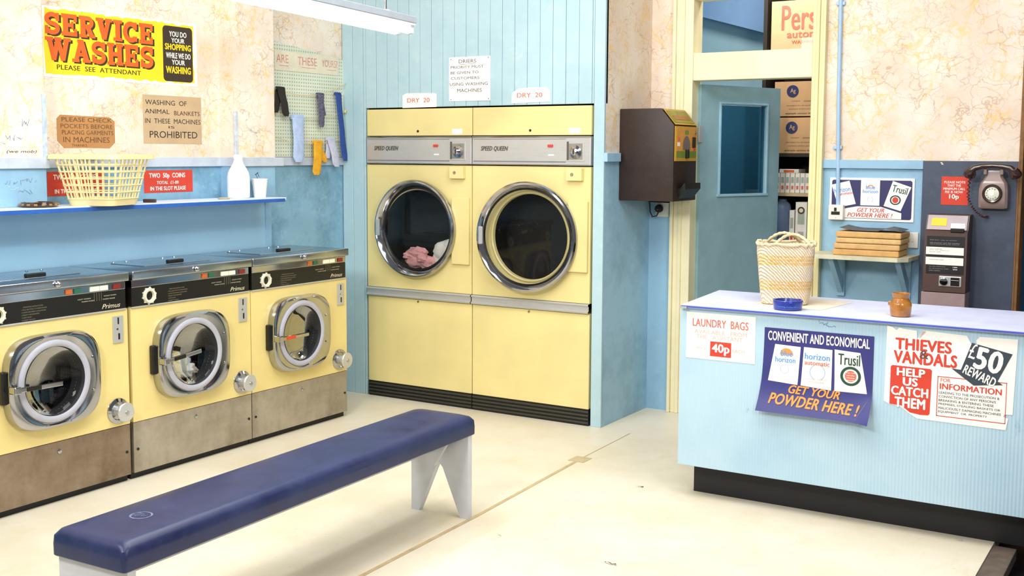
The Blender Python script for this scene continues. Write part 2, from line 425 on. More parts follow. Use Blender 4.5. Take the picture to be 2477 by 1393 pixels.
def slab(word):
    V = []; F = []; x = 0; T = .25; s = .13; lay = 0
    for ch in word:
        v = []; f = []; wd = .86
        if ch == 'I':
            wd = .5; rect2(v, f, .12, 0, .38, 1); rect2(v, f, 0, 0, .5, s*1.2); rect2(v, f, 0, 1-s*1.2, .5, 1)
        elif ch == 'E':
            rect2(v, f, .08, 0, .34, 1); rect2(v, f, 0, 0, .8, .19); rect2(v, f, 0, .81, .8, 1); rect2(v, f, .3, .41, .6, .59)
            rect2(v, f, .64, 0, .8, .34); rect2(v, f, .64, .66, .8, 1); rect2(v, f, .5, .33, .62, .67)
        elif ch == 'R':
            rect2(v, f, .08, 0, .34, 1); rect2(v, f, 0, 0, .44, .15); rect2(v, f, 0, .83, .5, 1)
            stroke(v, f, [(.3, .9)] + arc(.48, .71, .2, .19, 90, -90) + [(.3, .52)], .2)
            stroke(v, f, [(.45, .5), (.66, .1)], .25); rect2(v, f, .58, 0, .86, .15)
        elif ch == 'H':
            wd = .92; rect2(v, f, .08, 0, .33, 1); rect2(v, f, .57, 0, .82, 1); rect2(v, f, .3, .4, .6, .6)
            for a in (0, .49):
                rect2(v, f, a, 0, a+.41, .15); rect2(v, f, a, .85, a+.41, 1)
        elif ch == 'V':
            wd = .9; stroke(v, f, [(.2, .96), (.45, .06)], .27); stroke(v, f, [(.70, .96), (.45, .06)], .22)
            rect2(v, f, .32, 0, .56, .14); rect2(v, f, 0, .85, .42, 1); rect2(v, f, .5, .85, .9, 1)
        elif ch == 'W':
            wd = 1.3
            for a, b_ in ((.2, .42), (.64, .42), (.62, .88), (1.1, .88)): stroke(v, f, [(a, .96), (b_, .06)], .23)
            rect2(v, f, .31, 0, .53, .14); rect2(v, f, .77, 0, .99, .14)
            rect2(v, f, 0, .85, .4, 1); rect2(v, f, .46, .85, .82, 1); rect2(v, f, .92, .85, 1.3, 1)
        elif ch == 'A':
            wd = .98; stroke(v, f, [(.49, .95), (.2, .04)], .21); stroke(v, f, [(.49, .95), (.78, .04)], .27)
            rect2(v, f, .3, .26, .68, .42); rect2(v, f, .3, .86, .62, 1); rect2(v, f, 0, 0, .38, .14); rect2(v, f, .56, 0, .98, .14)
        elif ch == 'C':
            wd = .88; stroke(v, f, arc(.45, .5, .33, .39, 42, 318, 20), .24); rect2(v, f, .62, .62, .8, .98); rect2(v, f, .66, .06, .8, .3)
        elif ch == 'S':
            wd = .82; stroke(v, f, arc(.4, .7, .27, .2, 20, 250, 14) + arc(.4, .29, .28, .2, 80, -160, 14), .21)
            rect2(v, f, .6, .62, .76, .98); rect2(v, f, .04, .02, .2, .38)
        b = len(V)
        own = {}
        for q in f:
            pass
        # each stroke of a letter lies a hair above the one before it
        comp = list(range(len(v)))
        for q in f:
            m_ = min(comp[i] for i in q); old = {comp[i] for i in q}
            comp = [m_ if c in old else c for c in comp]
        ids = {c: n_ for n_, c in enumerate(sorted(set(comp)))}
        V += [(p[0] + x, p[1], .00006*ids[comp[i]]) for i, p in enumerate(v)]; F += [tuple(i+b for i in q) for q in f]; x += wd + .05
    return V, F

# ================================================================== SETTING
# floor
struct('floor', box(B(), -5.3, -0.69, -1.0, 8.6, -.05, 0.0), FLOOR)
fl = bpy.data.objects['floor']
struct('studio_floor', box(B(), -9, 4, -2, 10, -.16, -.10), BLACKP)['kind'] = 'structure'
bpy.data.objects['studio_floor'].name = 'floor.001'
struct('trim_1', box(B(), -.689, -.60, -1.0, 4.96, -.05, -.004, .003), flat('worn brown floor edging', '#6a5c50', .7, var=.15, scale=20))
# seam and tape on the linoleum
tapem = flat('brown seam tape', '#cdb488', .6, var=.12, scale=12)
b = B(); pts = [(-2.69, 2.6), (-2.665, 3.3), (-2.69, 4.14), (-2.745, 5.18)]
L = [(x-.011, y, .0012) for x, y in pts]; R = [(x+.009, y, .0012) for x, y in pts]; loft(b, [L, R], closed=False)
link('seam_tape', b, tapem, fl)
b = B(); loft(b, [[(-2.750, 5.2, .0012), (-2.768, 5.84, .0012)], [(-2.746, 5.2, .0012), (-2.764, 5.84, .0012)]], closed=False); link('seam', b, flat('tan seam line', '#b5a078', .8), fl)  # seam drawn as a thin darker tan line
b = B(); box(b, -2.79, -2.70, 5.14, 5.24, .0006, .0022); link('tape_patch', b, flat('tan tape patch', '#c9b68c', .6, var=.1), fl)

# left wall
wl = struct('wall_left', box(B(), -5.10, -4.90, -1.0, 5.94, 1.55, 3.1), WP)
link('dado', box(B(), -5.10, -4.90, -1.0, 5.94, 0.0, 1.55), BLUEWORN, wl)
# pilasters: wallpapered above the rail, blue below it down to the shelf
def pilaster(y0, y1):
    p = link('pilaster', box(B(), -4.90, -4.78, y0, y1, 1.55, 3.1), WP, wl)
    link('pilaster_base', box(B(), -4.90, -4.781, y0, y1, 1.335, 1.55), BLUE, p)
    return p
p1_ = pilaster(-1.0, 3.52); p2_ = pilaster(4.775, 5.10)
link('corner_bead', box(B(), -4.784, -4.772, 3.505, 3.526, 1.56, 1.87, .002), flat('blue white bead paint', '#c2d6ee', .5, var=.15, scale=30), p1_)
link('corner_bead', box(B(), -4.784, -4.772, 4.768, 4.79, 1.56, 1.83, .002), flat('grey white bead paint', '#d4dcea', .5, var=.15, scale=30), p2_)
# rail running in and out of the recesses
railm = m_blue('silver blue rail paint', '#c2cbd8', '#98a4b4', '#dfe2dc', .7, 5)
for (x1, y0, y1) in ((-4.765, -1.0, 3.53), (-4.882, 3.53, 4.765), (-4.765, 4.765, 5.16), (-4.884, 5.16, 5.93)):
    link('rail', box(B(), -4.905, x1, y0, y1, 1.515, 1.567, .002), railm, wl)
# flat panel between shelf and machine tops
link('lower_panel', box(B(), -4.90, -4.868, -1.0, 5.135, 0, 1.318), PANELBLUE, wl)
link('panel_edge', box(B(), -4.90, -4.862, 5.10, 5.15, 1.0, 1.318, .002), BLUE, wl)

# back wall: boarded part around the dryers
wb = struct('wall_back', box(B(), -5.1, -2.975, 6.10, 6.16, 0, 3.1), VOID)  # dark backing colour makes the thin shadow in the gaps around the dryers
x = -4.895; k = 0
while x < -3.0:
    x1 = min(x + .0868, -2.972)
    z0 = 1.884 if (x > -4.72 and x < -3.05) else 0.0
    if x < -4.70 < x1: x1 = -4.70
    if x < -3.038 < x1: x1 = -3.038
    if -4.701 < x < -4.69: z0 = 1.884
    if abs(x + 3.038) < 1e-4: z0 = 0; x1 = -2.968
    off = random.uniform(0, .0015)
    link('board', box(B(), x + .0012, x1 - .0012, 5.865 + off, 5.885, z0, 3.1, .0018, seg=1), TEAL, wb)
    x = x1; k += 1
link('board_backing', box(B(), -4.9, -2.97, 5.886, 5.905, 1.884, 3.1), flat('board groove', '#8cb2ba', .8), wb)
link('board_backing', box(B(), -4.9, -4.702, 5.886, 5.905, 0, 1.884), flat('board groove', '#8cb2ba', .8), wb)
# pillar side (facing the counter): wallpaper over blue
wp_ = link('pillar', box(B(), -3.035, -2.97, 5.888, 6.5, 1.555, 3.1), WP, wb)
link('pillar_dado', box(B(), -3.035, -2.97, 5.888, 6.5, 0, 1.555), m_blue('scuffed blue paint', '#a4cce4', '#6890aa', '#b4d0de', .6, 2.6), wb)
link('rail', box(B(), -2.972, -2.948, 5.868, 6.045, 1.552, 1.602, .002), m_blue('pale rail paint', '#a6cde6', '#86b4d4', '#c4dcec', .4, 5), wb)
# wall with the storeroom door
wr = struct('wall_back', box(B(), -2.97, -2.80, 6.5, 6.6, 1.30, 3.1), WP)
wr.name = 'wall_back.001'
link('dado', box(B(), -2.97, -2.80, 6.5, 6.6, 0, 1.565), BLUE, wr)
link('wall_face', box(B(), -1.90, -.862, 6.5, 6.6, 1.565, 3.1), WP, wr)
link('dado', box(B(), -1.90, -.862, 6.5, 6.6, 0, 1.565), BLUE, wr)
link('wall_face', box(B(), -2.80, -1.90, 6.5, 6.6, 2.60, 3.1), WP, wr)
link('rail', box(B(), -1.893, -1.34, 6.478, 6.5, 1.522, 1.570, .002), BLUE, wr)
link('timber_edge', box(B(), -.862, -.842, 6.47, 6.6, 0, 3.1, .002), flat('raw timber edge', '#8a6238', .7, var=.15, scale=20), wr)
# door frame: moulded architraves, head, transom window
df = struct('door_frame', box(B(), -2.745, -2.69, 6.475, 6.62, 0, 2.6, .004), CREAM)
df.name = 'trim_2'
for (a, bb, d) in ((-2.815, -2.795, 6.455), (-2.795, -2.765, 6.470), (-2.765, -2.742, 6.462)):
    link('moulding', box(B(), a, bb, d, 6.5, 0, 2.7, .004), CREAM, df)
link('jamb', box(B(), -1.968, -1.945, 6.475, 6.62, 0, 2.6, .004), CREAMD, df)
for (a, bb, d) in ((-1.945, -1.925, 6.462), (-1.925, -1.905, 6.472), (-1.905, -1.888, 6.455)):
    link('moulding', box(B(), a, bb, d, 6.5, 0, 2.7, .004), CREAMD, df)
link('transom_rail', box(B(), -2.69, -1.968, 6.48, 6.60, 2.037, 2.20, .005), CREAM, df)
link('head', box(B(), -2.69, -1.968, 6.48, 6.60, 2.515, 2.62, .005), CREAM, df)
win = struct('window_1', box(B(), -2.69, -1.968, 6.555, 6.559, 2.20, 2.515), m_glass('dusty transom glass', (.97, .98, .98, 1), .12))
# storeroom shell
sr = struct('wall_storeroom', box(B(), -3.54, -1.0, 8.4, 8.46, 0, 3.1), m_blue('storeroom blue paint', '#6aa4d0', '#5890bc', '#7cb0d4', .4, 2))
link('side_wall', box(B(), -3.54, -3.45, 6.6, 8.4, 0, 3.1), m_blue('storeroom side paint', '#6fb0d0', '#5596bc', '#84bcd4', .4, 2), sr)
link('side_wall', box(B(), -1.3, -1.24, 6.6, 8.4, 0, 3.1), BLUE, sr)
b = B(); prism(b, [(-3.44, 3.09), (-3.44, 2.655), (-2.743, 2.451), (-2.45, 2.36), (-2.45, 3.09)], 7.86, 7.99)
link('diagonal_shade', b, m_blue('diagonal shade blue', '#8fb4e0', '#7aa2d0', '#a4c2e8', .4, 2), sr)  # added slab in darker blue: the diagonal shade on the pale wall behind
link('partition', box(B(), -3.44, -2.30, 8.0, 8.39, 0, 3.09), m_blue('pale storeroom paint', '#b0d4e0', '#98c4d8', '#c4dfe4', .4, 2), sr)
link('side_wall', box(B(), -3.54, -3.04, 6.51, 6.59, 0, 3.1), BLUE, sr)
link('ceiling_board', box(B(), -3.54, -1.0, 6.6, 8.46, 3.1, 3.14), BLUE, sr)
# storeroom door, open inwards
dvx, dvy = .27, .67; dl = math.hypot(dvx, dvy); dang = math.atan2(dvy, dvx)
door = bpy.data.objects.new('door_1', None); COL.objects.link(door); door['kind'] = 'structure'
door.location = (-2.668, 6.565, 0); door.rotation_euler = (0, 0, dang)
W_ = .725
for nm, rc in (('stile', (0, .165, 0.01, 2.02)), ('stile', (W_-.125, W_, 0.01, 2.02)), ('top_rail', (.165, W_-.125, 1.905, 2.02)), ('lower_panel', (.165, W_-.125, .01, 1.35))):
    link(nm, box(B(), rc[0], rc[1], 0, .04, rc[2], rc[3]), DOORBL, door)
beadm = flat('light blue bead paint', '#9fc8da', .4)
for rc in ((.160, .172, 1.345, 1.91), (W_-.132, W_-.12, 1.345, 1.91), (.150, W_-.11, 1.335, 1.35), (.160, W_-.12, 1.905, 1.917)):
    link('bead', box(B(), rc[0], rc[1], -.012, .004, rc[2], rc[3], .002), beadm, door)
link('pane', box(B(), .168, W_-.128, .018, .022, 1.352, 1.90), m_glass('blue tinted glass', (.42, .72, .86, 1), .8), door)
for z in (1.72, .35): link('hinge', box(B(), -.016, .012, -.008, .002, z-.05, z+.05), SATIN, door)

# ================================================================== WASHING MACHINES
def sqc(n, a, b_, N=64, cx=0, cz=0, y=0):
    r = []
    for i in range(N):
        t = 2*PI*i/N; c, s = math.cos(t), math.sin(t)
        r.append((cx + a*math.copysign(abs(c)**(2/n), c), y, cz + b_*math.copysign(abs(s)**(2/n), s)))
    return r
def plate_with_hole(bm, x0, x1, z0, z1, c, r, y, yb, N=64):
    out = []
    for i in range(N):
        t = 2*PI*i/N; dx, dz = math.cos(t), math.sin(t)
        kx = ((x1-c[0]) if dx > 0 else (x0-c[0]))/dx if abs(dx) > 1e-9 else 1e9
        kz = ((z1-c[1]) if dz > 0 else (z0-c[1]))/dz if abs(dz) > 1e-9 else 1e9
        k = min(kx, kz); out.append([c[0]+dx*k, y, c[1]+dz*k])
    for cx_, cz_ in ((x0, z0), (x0, z1), (x1, z0), (x1, z1)):
        i = min(range(N), key=lambda i: (out[i][0]-cx_)**2 + (out[i][2]-cz_)**2); out[i][0] = cx_; out[i][2] = cz_
    inner = [(c[0]+r*math.cos(2*PI*i/N), y, c[1]+r*math.sin(2*PI*i/N)) for i in range(N)]
    back = [(p[0], yb, p[2]) for p in out]
    inb = [(p[0], y+.02, p[2]) for p in inner]
    loft(bm, [back, [tuple(p) for p in out], inner, inb])
    return bm
SIGNAL = [flat('orange lamp lens', '#c8642c', .3), flat('green lamp lens', '#2c6a50', .3), flat('white button', '#fbf6dc', .3), flat('dark red button', '#8a2c24', .3)]
def washer(yc, label, steelm, grip, grip_col, laundry=None, dialx=-.293):
    t = thing('washing_machine', label, 'washing machine', (-4.40, yc, 0), LEFT, 'front loading washing machines in a row')
    w2 = .4015
    link('plinth', box(B(), -w2, w2, .03, .45, 0.0, .034), BLACKP, t)
    link('kick_panel', box(B(), -w2, w2, 0, .45, .034, .283, .003), steelm, t)
    for (sx, sz, m, r) in ((0, .238, CHROME, .011), (.378, .150, BLACK, .007), (-.378, .150, BLACK, .007)):
        b = B(); lathe(b, [(r, 0), (r, -.004), (r*.6, -.006)], (sx, 0, sz), 'Y', 12, cap1=True); link('screw', b, m, t, True)
    # yellow body with the door opening
    b = B(); plate_with_hole(b, -w2, w2, .286, .846, (-.045, .575), .150, 0, .45); link('body', b, YEL, t)
    b = B(); lathe(b, [(.150, .02), (.185, .03), (.205, .34)], (-.045, 0, .575), 'Y', 48, cap1=True)
    dm = link('drum', b, DRUM, t, True)
    link('control_panel', box(B(), -w2+.004, w2-.012, -.005, .45, .851, .944, .002), BLACK, t)
    link('trim_strip', box(B(), -w2+.002, w2-.01, -.008, .02, .845, .852, .002), SATIN, t)
    link('chrome_strip', box(B(), -w2+.004, w2-.012, -.006, .45, .944, .981, .003), CHROME, t)
    for i, (a, c_) in enumerate(((.052, .088), (.098, .136), (.186, .286), (.316, .358))):
        link('button' if i > 1 else 'indicator_lamp', box(B(), a, c_, -.012, -.002, .950, .973, .002), SIGNAL[i], t)
    link('button_gap', box(B(), .234, .237, -.0125, -.01, .950, .973), SATIN, t)
    # steel top with soap hatch
    b = B(); box(b, -w2, w2, -.022, .455, .982, 1.026, .006, seg=3); top = link('steel_top', b, TOPST, t, True)
    b = B(); box(b, -.22, .22, .10, .36, 1.026, 1.030, .0015); hatch = link('soap_hatch', b, TOPST, t)
    link('hatch_handle', box(B(), -.05, .05, .118, .145, 1.030, 1.046, .004), BLACK, hatch)
    for sx in (-.2, -.12, .12, .2):
        b = B(); lathe(b, [(.008, 0), (.006, .004)], (sx, .36, 1.030), 'Z', 10, cap1=True); link('screw', b, CHROME, hatch)
    b = B(); lathe(b, [(.006, -.022), (.014, -.026), (.016, -.034), (.009, -.043), (.002, -.046)], (0, 0, 1.004), 'Y', 18, cap1=True); link('lid_knob', b, CHROME, t, True)
    # dial
    b = B(); lathe(b, [(.022, -.006), (.024, -.018), (.034, -.020), (.038, -.014), (.038, -.006)], (dialx, 0, .897), 'Y', 36); d_ = link('dial', b, flat('white dial', '#e2ddc6', .4), t, True)
    for i in range(10):
        a = 2*PI*i/10 + .2; px, pz = dialx + .040*math.cos(a), .897 + .040*math.sin(a)
        link('dial_tooth', box(B(), px-.0035, px+.0035, -.013, -.006, pz-.0035, pz+.0035), _MC['white dial'], d_)
    # printed text on the control panel
    cream = flat('cream print', '#d8cfae', .5)
    dim = flat('dim print', '#8d8468', .5)
    for i, s in enumerate(('OPERATING INSTRUCTIONS', '1 PULL BUTTON TO OPEN DOOR', '2 LOAD MACHINE CLOSE DOOR', '3 SELECT PROGRAMME', '4 ADD SOAP', '5 INSERT MONEY')):
        text(t, s, (-.172 + (.008 if i == 0 else 0), .914-i*.0115, -.172 + .0049*len(s), .919-i*.0115), dim, y=-.0055)
    for s, a, z in (('HOT WASH', .12, .917), ('WARM WASH', .14, .905), ('COLD WASH', .265, .920), ('WARM RINSE', .258, .905)):
        text(t, s, (a, z, a+.07, z+.005), cream, y=-.0055)
    for xx in (.21, .224, .238, .25): link('print_line', box(B(), xx, xx+.0012, -.0056, -.0052, .903, .942), dim, t)
    text(t, 'Primus', (.252, .862, .358, .884), cream, shear=.35, bold=.008, y=-.0055)
    # coin plate
    cp = link('coin_plate', box(B(), .313, .372, -.007, 0, .690, .820, .002), SATIN, t)
    link('coin_slot', box(B(), .338, .346, -.0078, -.006, .780, .812), BLACK, cp); link('coin_slot', box(B(), .340, .350, -.0078, -.006, .706, .736), BLACK, cp)
    b = B(); lathe(b, [(.006, -.007), (.005, -.010)], (.335, 0, .757), 'Y', 12, cap1=True); link('lock', b, CHROME, cp)
    # money box knob
    b = B(); lathe(b, [(.062, 0), (.061, -.006), (.045, -.012), (.040, -.004), (.026, -.004)], (.330, 0, .362), 'Y', 36); kf = link('knob_flange', b, CHROME, t, True)
    b = B(); lathe(b, [(.026, -.004), (.028, -.052), (.045, -.054), (.047, -.062), (.044, -.066), (.006, -.067)], (.330, 0, .362), 'Y', 36, cap1=True); kn = link('coin_box_knob', b, SATIN, t, True)
    b = B(); lathe(b, [(.010, -.066), (.009, -.073)], (.330, 0, .362), 'Y', 14, cap1=True); link('lock', b, CHROME, kn, True)
    # door: chrome squircle bezel, rubber ring, glass, lever
    dx, dz = -.035, .577
    ch = [sqc(3.6, .240, .212, cx=dx, cz=dz, y=-.001), sqc(3.6, .243, .215, cx=dx, cz=dz, y=-.022), sqc(3.5, .238, .210, cx=dx, cz=dz, y=-.046),
          sqc(3.3, .228, .200, cx=dx, cz=dz, y=-.052), sqc(2.4, .208, .193, cx=dx-.004, cz=dz, y=-.050), sqc(2, .186, .186, cx=-.045, cz=.575, y=-.046)]
    b = B(); loft(b, ch); bz = link('door_bezel', b, CHROME, t, True)
    b = B(); lathe(b, [(.187, -.046), (.186, -.052), (.178, -.057), (.164, -.056), (.157, -.050)], (-.045, 0, .575), 'Y', 56); link('rubber_ring', b, GREYRING, bz, True)
    b = B(); lathe(b, [(.158, -.051), (.155, -.042), (.152, -.02), (.147, .03)], (-.045, 0, .575), 'Y', 56); link('inner_seal', b, flat('dark inner seal', '#2c2c2e', .5), bz, True)
    b = B(); lathe(b, [(.155, -.034), (.14, -.022), (.10, -.010), (.05, -.004), (.002, -.002)], (-.045, 0, .575), 'Y', 48, cap1=True); link('door_glass', b, DARKGL, bz, True)
    b = B(); box(b, -.296, -.268, -.030, -.002, .505, .650, .006); link('hinge', b, BLACK, bz)
    for sz in (.655, .500):
        b = B(); lathe(b, [(.007, -.05), (.006, -.055)], (.158, 0, sz), 'Y', 10, cap1=True); link('screw', b, CHROME, bz)
    hd = thing('door_handle', '', ''); del hd['label']; del hd['category']; hd.parent = t; hd.rotation_euler = (0, grip[1], 0); hd.location = (-.262, 0, .572)
    link('lever', box(B(), .0, .230, -.088, -.076, -.011, .011, .004), CHROME, hd)
    link('pivot', box(B(), -.016, .018, -.092, -.046, -.017, .017, .005), CHROME, hd)
    link('grip', box(B(), grip[0], grip[0]+.072, -.0915, -.086, -.0095, .0095, .002), grip_col, hd)
    if laundry: laundry(t)
    return t
def lumps(parent, name, mat, blobs, seed, amp=.35):
    rnd = random.Random(seed); b = B()
    for (c, r) in blobs:
        g = bmesh.ops.create_icosphere(b, subdivisions=3, radius=1)
        ph = [rnd.uniform(0, 6) for _ in range(6)]
        for v in g['verts']:
            n = v.co.copy()
            k = 1 + amp*.5*(math.sin(5*n.x+ph[0]) * math.sin(4*n.y+ph[1]) + .6*math.sin(9*n.z+ph[2]+3*n.x) + .4*math.sin(12*n.y+ph[3]))
            v.co = Vector((c[0]+n.x*r[0]*k, c[1]+n.y*r[1]*k, c[2]+n.z*r[2]*k))
    return link(name, b, mat, parent, True)
ORG = flat('orange red grip', '#e0491e', .35)
CLOTHW = flat('white laundry', '#f4efe6', .85, var=.08, scale=20)
CLOTHP = flat('pink laundry', '#e6a8a8', .85, var=.12, scale=20)
washer(3.260, 'yellow front-loading washing machine nearest the camera, stained brown kick panel, empty drum', STEELB, (.045, 0.02), BLACK)
washer(4.083, 'middle yellow washing machine with white laundry behind its round door', STEEL, (.050, -0.10), BLACK)
washer(4.892, 'yellow washing machine next to the dryers, orange-red grip on its door lever', STEEL, (.045, 0.0), ORG)
# white laundry inside the middle machine's drum
lw = thing('laundry', 'white laundry lying in the drum of the middle washing machine', 'laundry', (-4.40, 4.083, 0), LEFT)
lumps(lw, 'bunched_cloth', CLOTHW, [((-.070, .045, .500), (.060, .030, .055)), ((-.020, .045, .480), (.05, .030, .040)), ((-.085, .045, .545), (.035, .026, .035)), ((-.03, .05, .525), (.035, .026, .035))], 3)
lumps(lw, 'sock', flat('pale patterned cloth', '#d6c8b4', .8, var=.3, scale=60), [((.025, .045, .468), (.032, .02, .020))], 5)

# ================================================================== DRYERS
DW = .411
def dryer(xc, label, R, cz, cxo, theta, red=True):
    t = thing('tumble_dryer', label, 'tumble dryer', (xc, 5.860, 0), 0, 'built-in yellow tumble dryers')
    a = DW - .003
    link('plinth', box(B(), -a, a, .004, .22, 0, .096), BLACKP, t)
    for i in range(4): link('plinth_rib', box(B(), -a, a, -.004, .006, .012+i*.022, .024+i*.022, .003), flat('dark grey plinth', '#3a372c', .5), t)
    link('lower_panel', box(B(), -a, a, 0, .22, .099, .664, .004), YELD, t)
    b = B(); loft(b, [[(-a, y, z), (a, y, z)] for y, z in ((.002, .665), (-.016, .668), (-.022, .676), (-.010, .684), (-.010, .708), (-.020, .716), (-.014, .723), (.002, .724))], closed=False)
    link('chrome_rail', b, SATIN, t)
    b = B(); lathe(b, [(.008, 0), (.006, -.006)], (0, 0, .650), 'Y', 10, cap1=True); link('screw', b, CHROME, t)
    b = B(); plate_with_hole(b, -a, a, .726, 1.521, (0, 1.100), .265, 0, .22); link('front_panel', b, YELD, t)
    b = B(); lathe(b, [(.272, -.004), (.265, -.008), (.258, -.002), (.256, .02)], (0, 0, 1.1), 'Y', 56); link('opening_rim', b, YELD, t, True) if theta else (b.free(), link('opening_rim', lathe(B(), [(.2645, -.003), (.259, -.002), (.259, .03)], (0, 0, 1.1), 'Y', 56), RUBBER, t, True))
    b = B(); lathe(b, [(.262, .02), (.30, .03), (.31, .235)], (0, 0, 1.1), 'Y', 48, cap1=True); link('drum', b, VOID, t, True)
    link('top_panel', box(B(), -a, a, 0, .22, 1.704, 1.874, .004), YELD, t)
    for s in ((0, 1.733),):
        b = B(); lathe(b, [(.008, 0), (.007, -.004)], (s[0], 0, s[1]), 'Y', 10, cap1=True); link('lock', b, BLACK, t)
    # control fascia
    link('control_fascia', box(B(), -a, a, -.006, .2, 1.527, 1.698, .004), SATIN, t)
    for z0, z1 in ((1.527, 1.533), (1.691, 1.699)): link('fascia_trim', box(B(), -a, a, -.012, -.004, z0, z1, .002), CHROME, t)
    link('fascia_line', box(B(), -a+.01, .245, -.0072, -.005, 1.545, 1.552), flat('grey line', '#7c7c80', .5), t)
    link('fascia_line', box(B(), -a+.01, .245, -.0072, -.005, 1.680, 1.683), _MC['grey line'], t)
    text(t, 'SPEED QUEEN', (-.345, 1.608, -.150, 1.640), flat('worn badge', '#5c5650', .4), bold=.03, shear=.3, y=-.008)
    b = B(); box(b, .125, .160, -.014, -.005, 1.634, 1.650, .003); link('pilot_lamp', b, RED if red else ORANGE, t)
    link('label_strip', box(B(), .128, .166, -.0075, -.005, 1.584, 1.592), WHITE, t)
    fr = link('timer_frame', box(B(), .253, .367, -.009, -.005, 1.552, 1.667, .002), SATIN, t)
    link('timer_recess', box(B(), .264, .356, -.0095, -.007, 1.563, 1.656), flat('timer plate', '#a8a49c', .35, metal=.6), fr)
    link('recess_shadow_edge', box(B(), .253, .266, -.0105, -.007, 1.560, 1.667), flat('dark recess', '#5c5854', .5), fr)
    b = B(); lathe(b, [(.040, -.009), (.038, -.014), (.020, -.018), (.019, -.040), (.014, -.044)], (.312, 0, 1.606), 'Y', 28, cap1=True); kn = link('timer_knob', b, CHROME, t, True)
    link('knob_ridge', box(B(), .3085, .3155, -.052, -.04, 1.592, 1.622, .002), CHROME, kn)
    # coin box and card
    cb = link('coin_box', box(B(), .258, .362, -.032, 0, 1.440, 1.513, .004), YELD, t)
    b = B(); lathe(b, [(.010, -.032), (.009, -.037)], (.300, 0, 1.477), 'Y', 16, cap1=True); link('lock', b, STEEL, cb, True)
    link('price_card', box(B(), .262, .336, -.0012, 0, 1.713, 1.746), WHITE, t)
    # hinge cover plate
    link('hinge_cover', box(B(), .268, .397, -.020, 0, .908, 1.324, .005), YELD, t)
    # door ring, pivoting at its right edge
    hx = .320
    dp = thing('door', '', ''); del dp['label']; del dp['category']; dp.parent = t; dp.location = (hx, -.022, cz); dp.rotation_euler = (0, 0, theta)
    c = (cxo - hx, 0, 0); k = R/.315
    b = B(); lathe(b, [(.300*k, .004), (.314*k, -.002), (.315*k, -.020), (.308*k, -.030), (.298*k, -.032), (.292*k, -.026)] + ([(.272, .004), (.264, .022)] if not theta else [(.280*k, -.010), (.274*k, .004)]), c, 'Y', 80)
    link('chrome_ring', b, CHROME, dp, True)
    gy = .020 if not theta else .002
    b = B(); lathe(b, [(.275*k if theta else .266, gy), (.268*k if theta else .254, gy - .004), (.268*k if theta else .254, gy + .002)], c, 'Y', 64); link('gasket', b, RUBBER, dp, True)
    b = B(); lathe(b, [(.272*k if theta else .262, gy), (.002, gy)], c, 'Y', 64, cap1=True); link('door_glass', b, DARKGL, dp)
    lx = c[0] - .283*k
    link('latch', box(B(), lx-.012, lx+.014, -.036, -.018, -.05, .055, .003), SATIN, dp)
    return t
dryer(-4.278, 'left yellow tumble dryer, door shut, pink and white laundry in its drum', .312, 1.117, -.006, 0.0)
dryer(-3.456, 'right yellow tumble dryer with its round door ajar and an empty drum', .330, 1.102, .006, math.radians(4.5))
ld = thing('laundry', 'pink and white laundry heaped in the drum of the left dryer', 'laundry', (-4.278, 5.86, 0))
lumps(ld, 'pink_cloth', CLOTHP, [((-.075, .070, .905), (.075, .030, .050)), ((-.055, .065, .960), (.075, .028, .034)), ((.03, .075, .89), (.07, .032, .05)), ((-.01, .06, .925), (.04, .03, .035)), ((-.12, .065, .935), (.04, .028, .028))], 11)
lumps(ld, 'white_cloth', CLOTHW, [((.150, .085, .970), (.090, .035, .075)), ((.12, .10, .91), (.08, .04, .07)), ((.185, .09, 1.01), (.055, .035, .045))], 12, .12)

# ================================================================== COUNTER
ct = thing('counter', 'light blue service counter with pale worktop and black kickboard', 'counter', (0, 0, 0))
CX1 = .45
RIB = m_ribbed('ribbed blue hardboard', '#b4d0e0', '#98bcd6')
link('front_panel', box(B(), -2.064, CX1, 4.880, 4.900, .152, .893, .002), RIB, ct)
link('end_panel', box(B(), -2.064, -2.044, 4.9005, 5.44, .152, .893, .002), BLUE, ct)
link('carcass', box(B(), -2.04, CX1, 5.1, 5.42, .153, .88), BLACKP, ct)
link('kickboard', box(B(), -2.026, CX1, 4.992, 5.36, 0, .1525), BLACKP, ct)
b = B()
v = [(-2.046, 4.852), (CX1, 4.852), (CX1, 5.475), (-2.105, 5.475)]
loft(b, [[(x, y, z) for x, y in v] for z in (.896, .910)], True, True, True)
link('worktop', b, m_blue('worn lilac laminate', '#d4daf4', '#b4bce4', '#e8ecfc', .6, 4), ct)
link('edge_band', box(B(), -2.048, CX1, 4.848, 4.8525, .899, .9065), flat('blue edging', '#4a5cc0', .4, var=.1), ct)
link('corner_cap', box(B(), -2.056, -2.02, 4.845, 4.875, .893, .903), SATIN, ct)
b = B(); loft(b, [[(-1.79, 5.06, .9108), (-1.45, 5.0, .9108)], [(-1.72, 5.42, .9108), (-1.40, 5.36, .9108)]], closed=False)
tag(link('paper_sheet', b, flat('beige paper', '#f2e6d0', .7)), 'beige sheet of paper lying under the woven bag on the counter', 'paper')

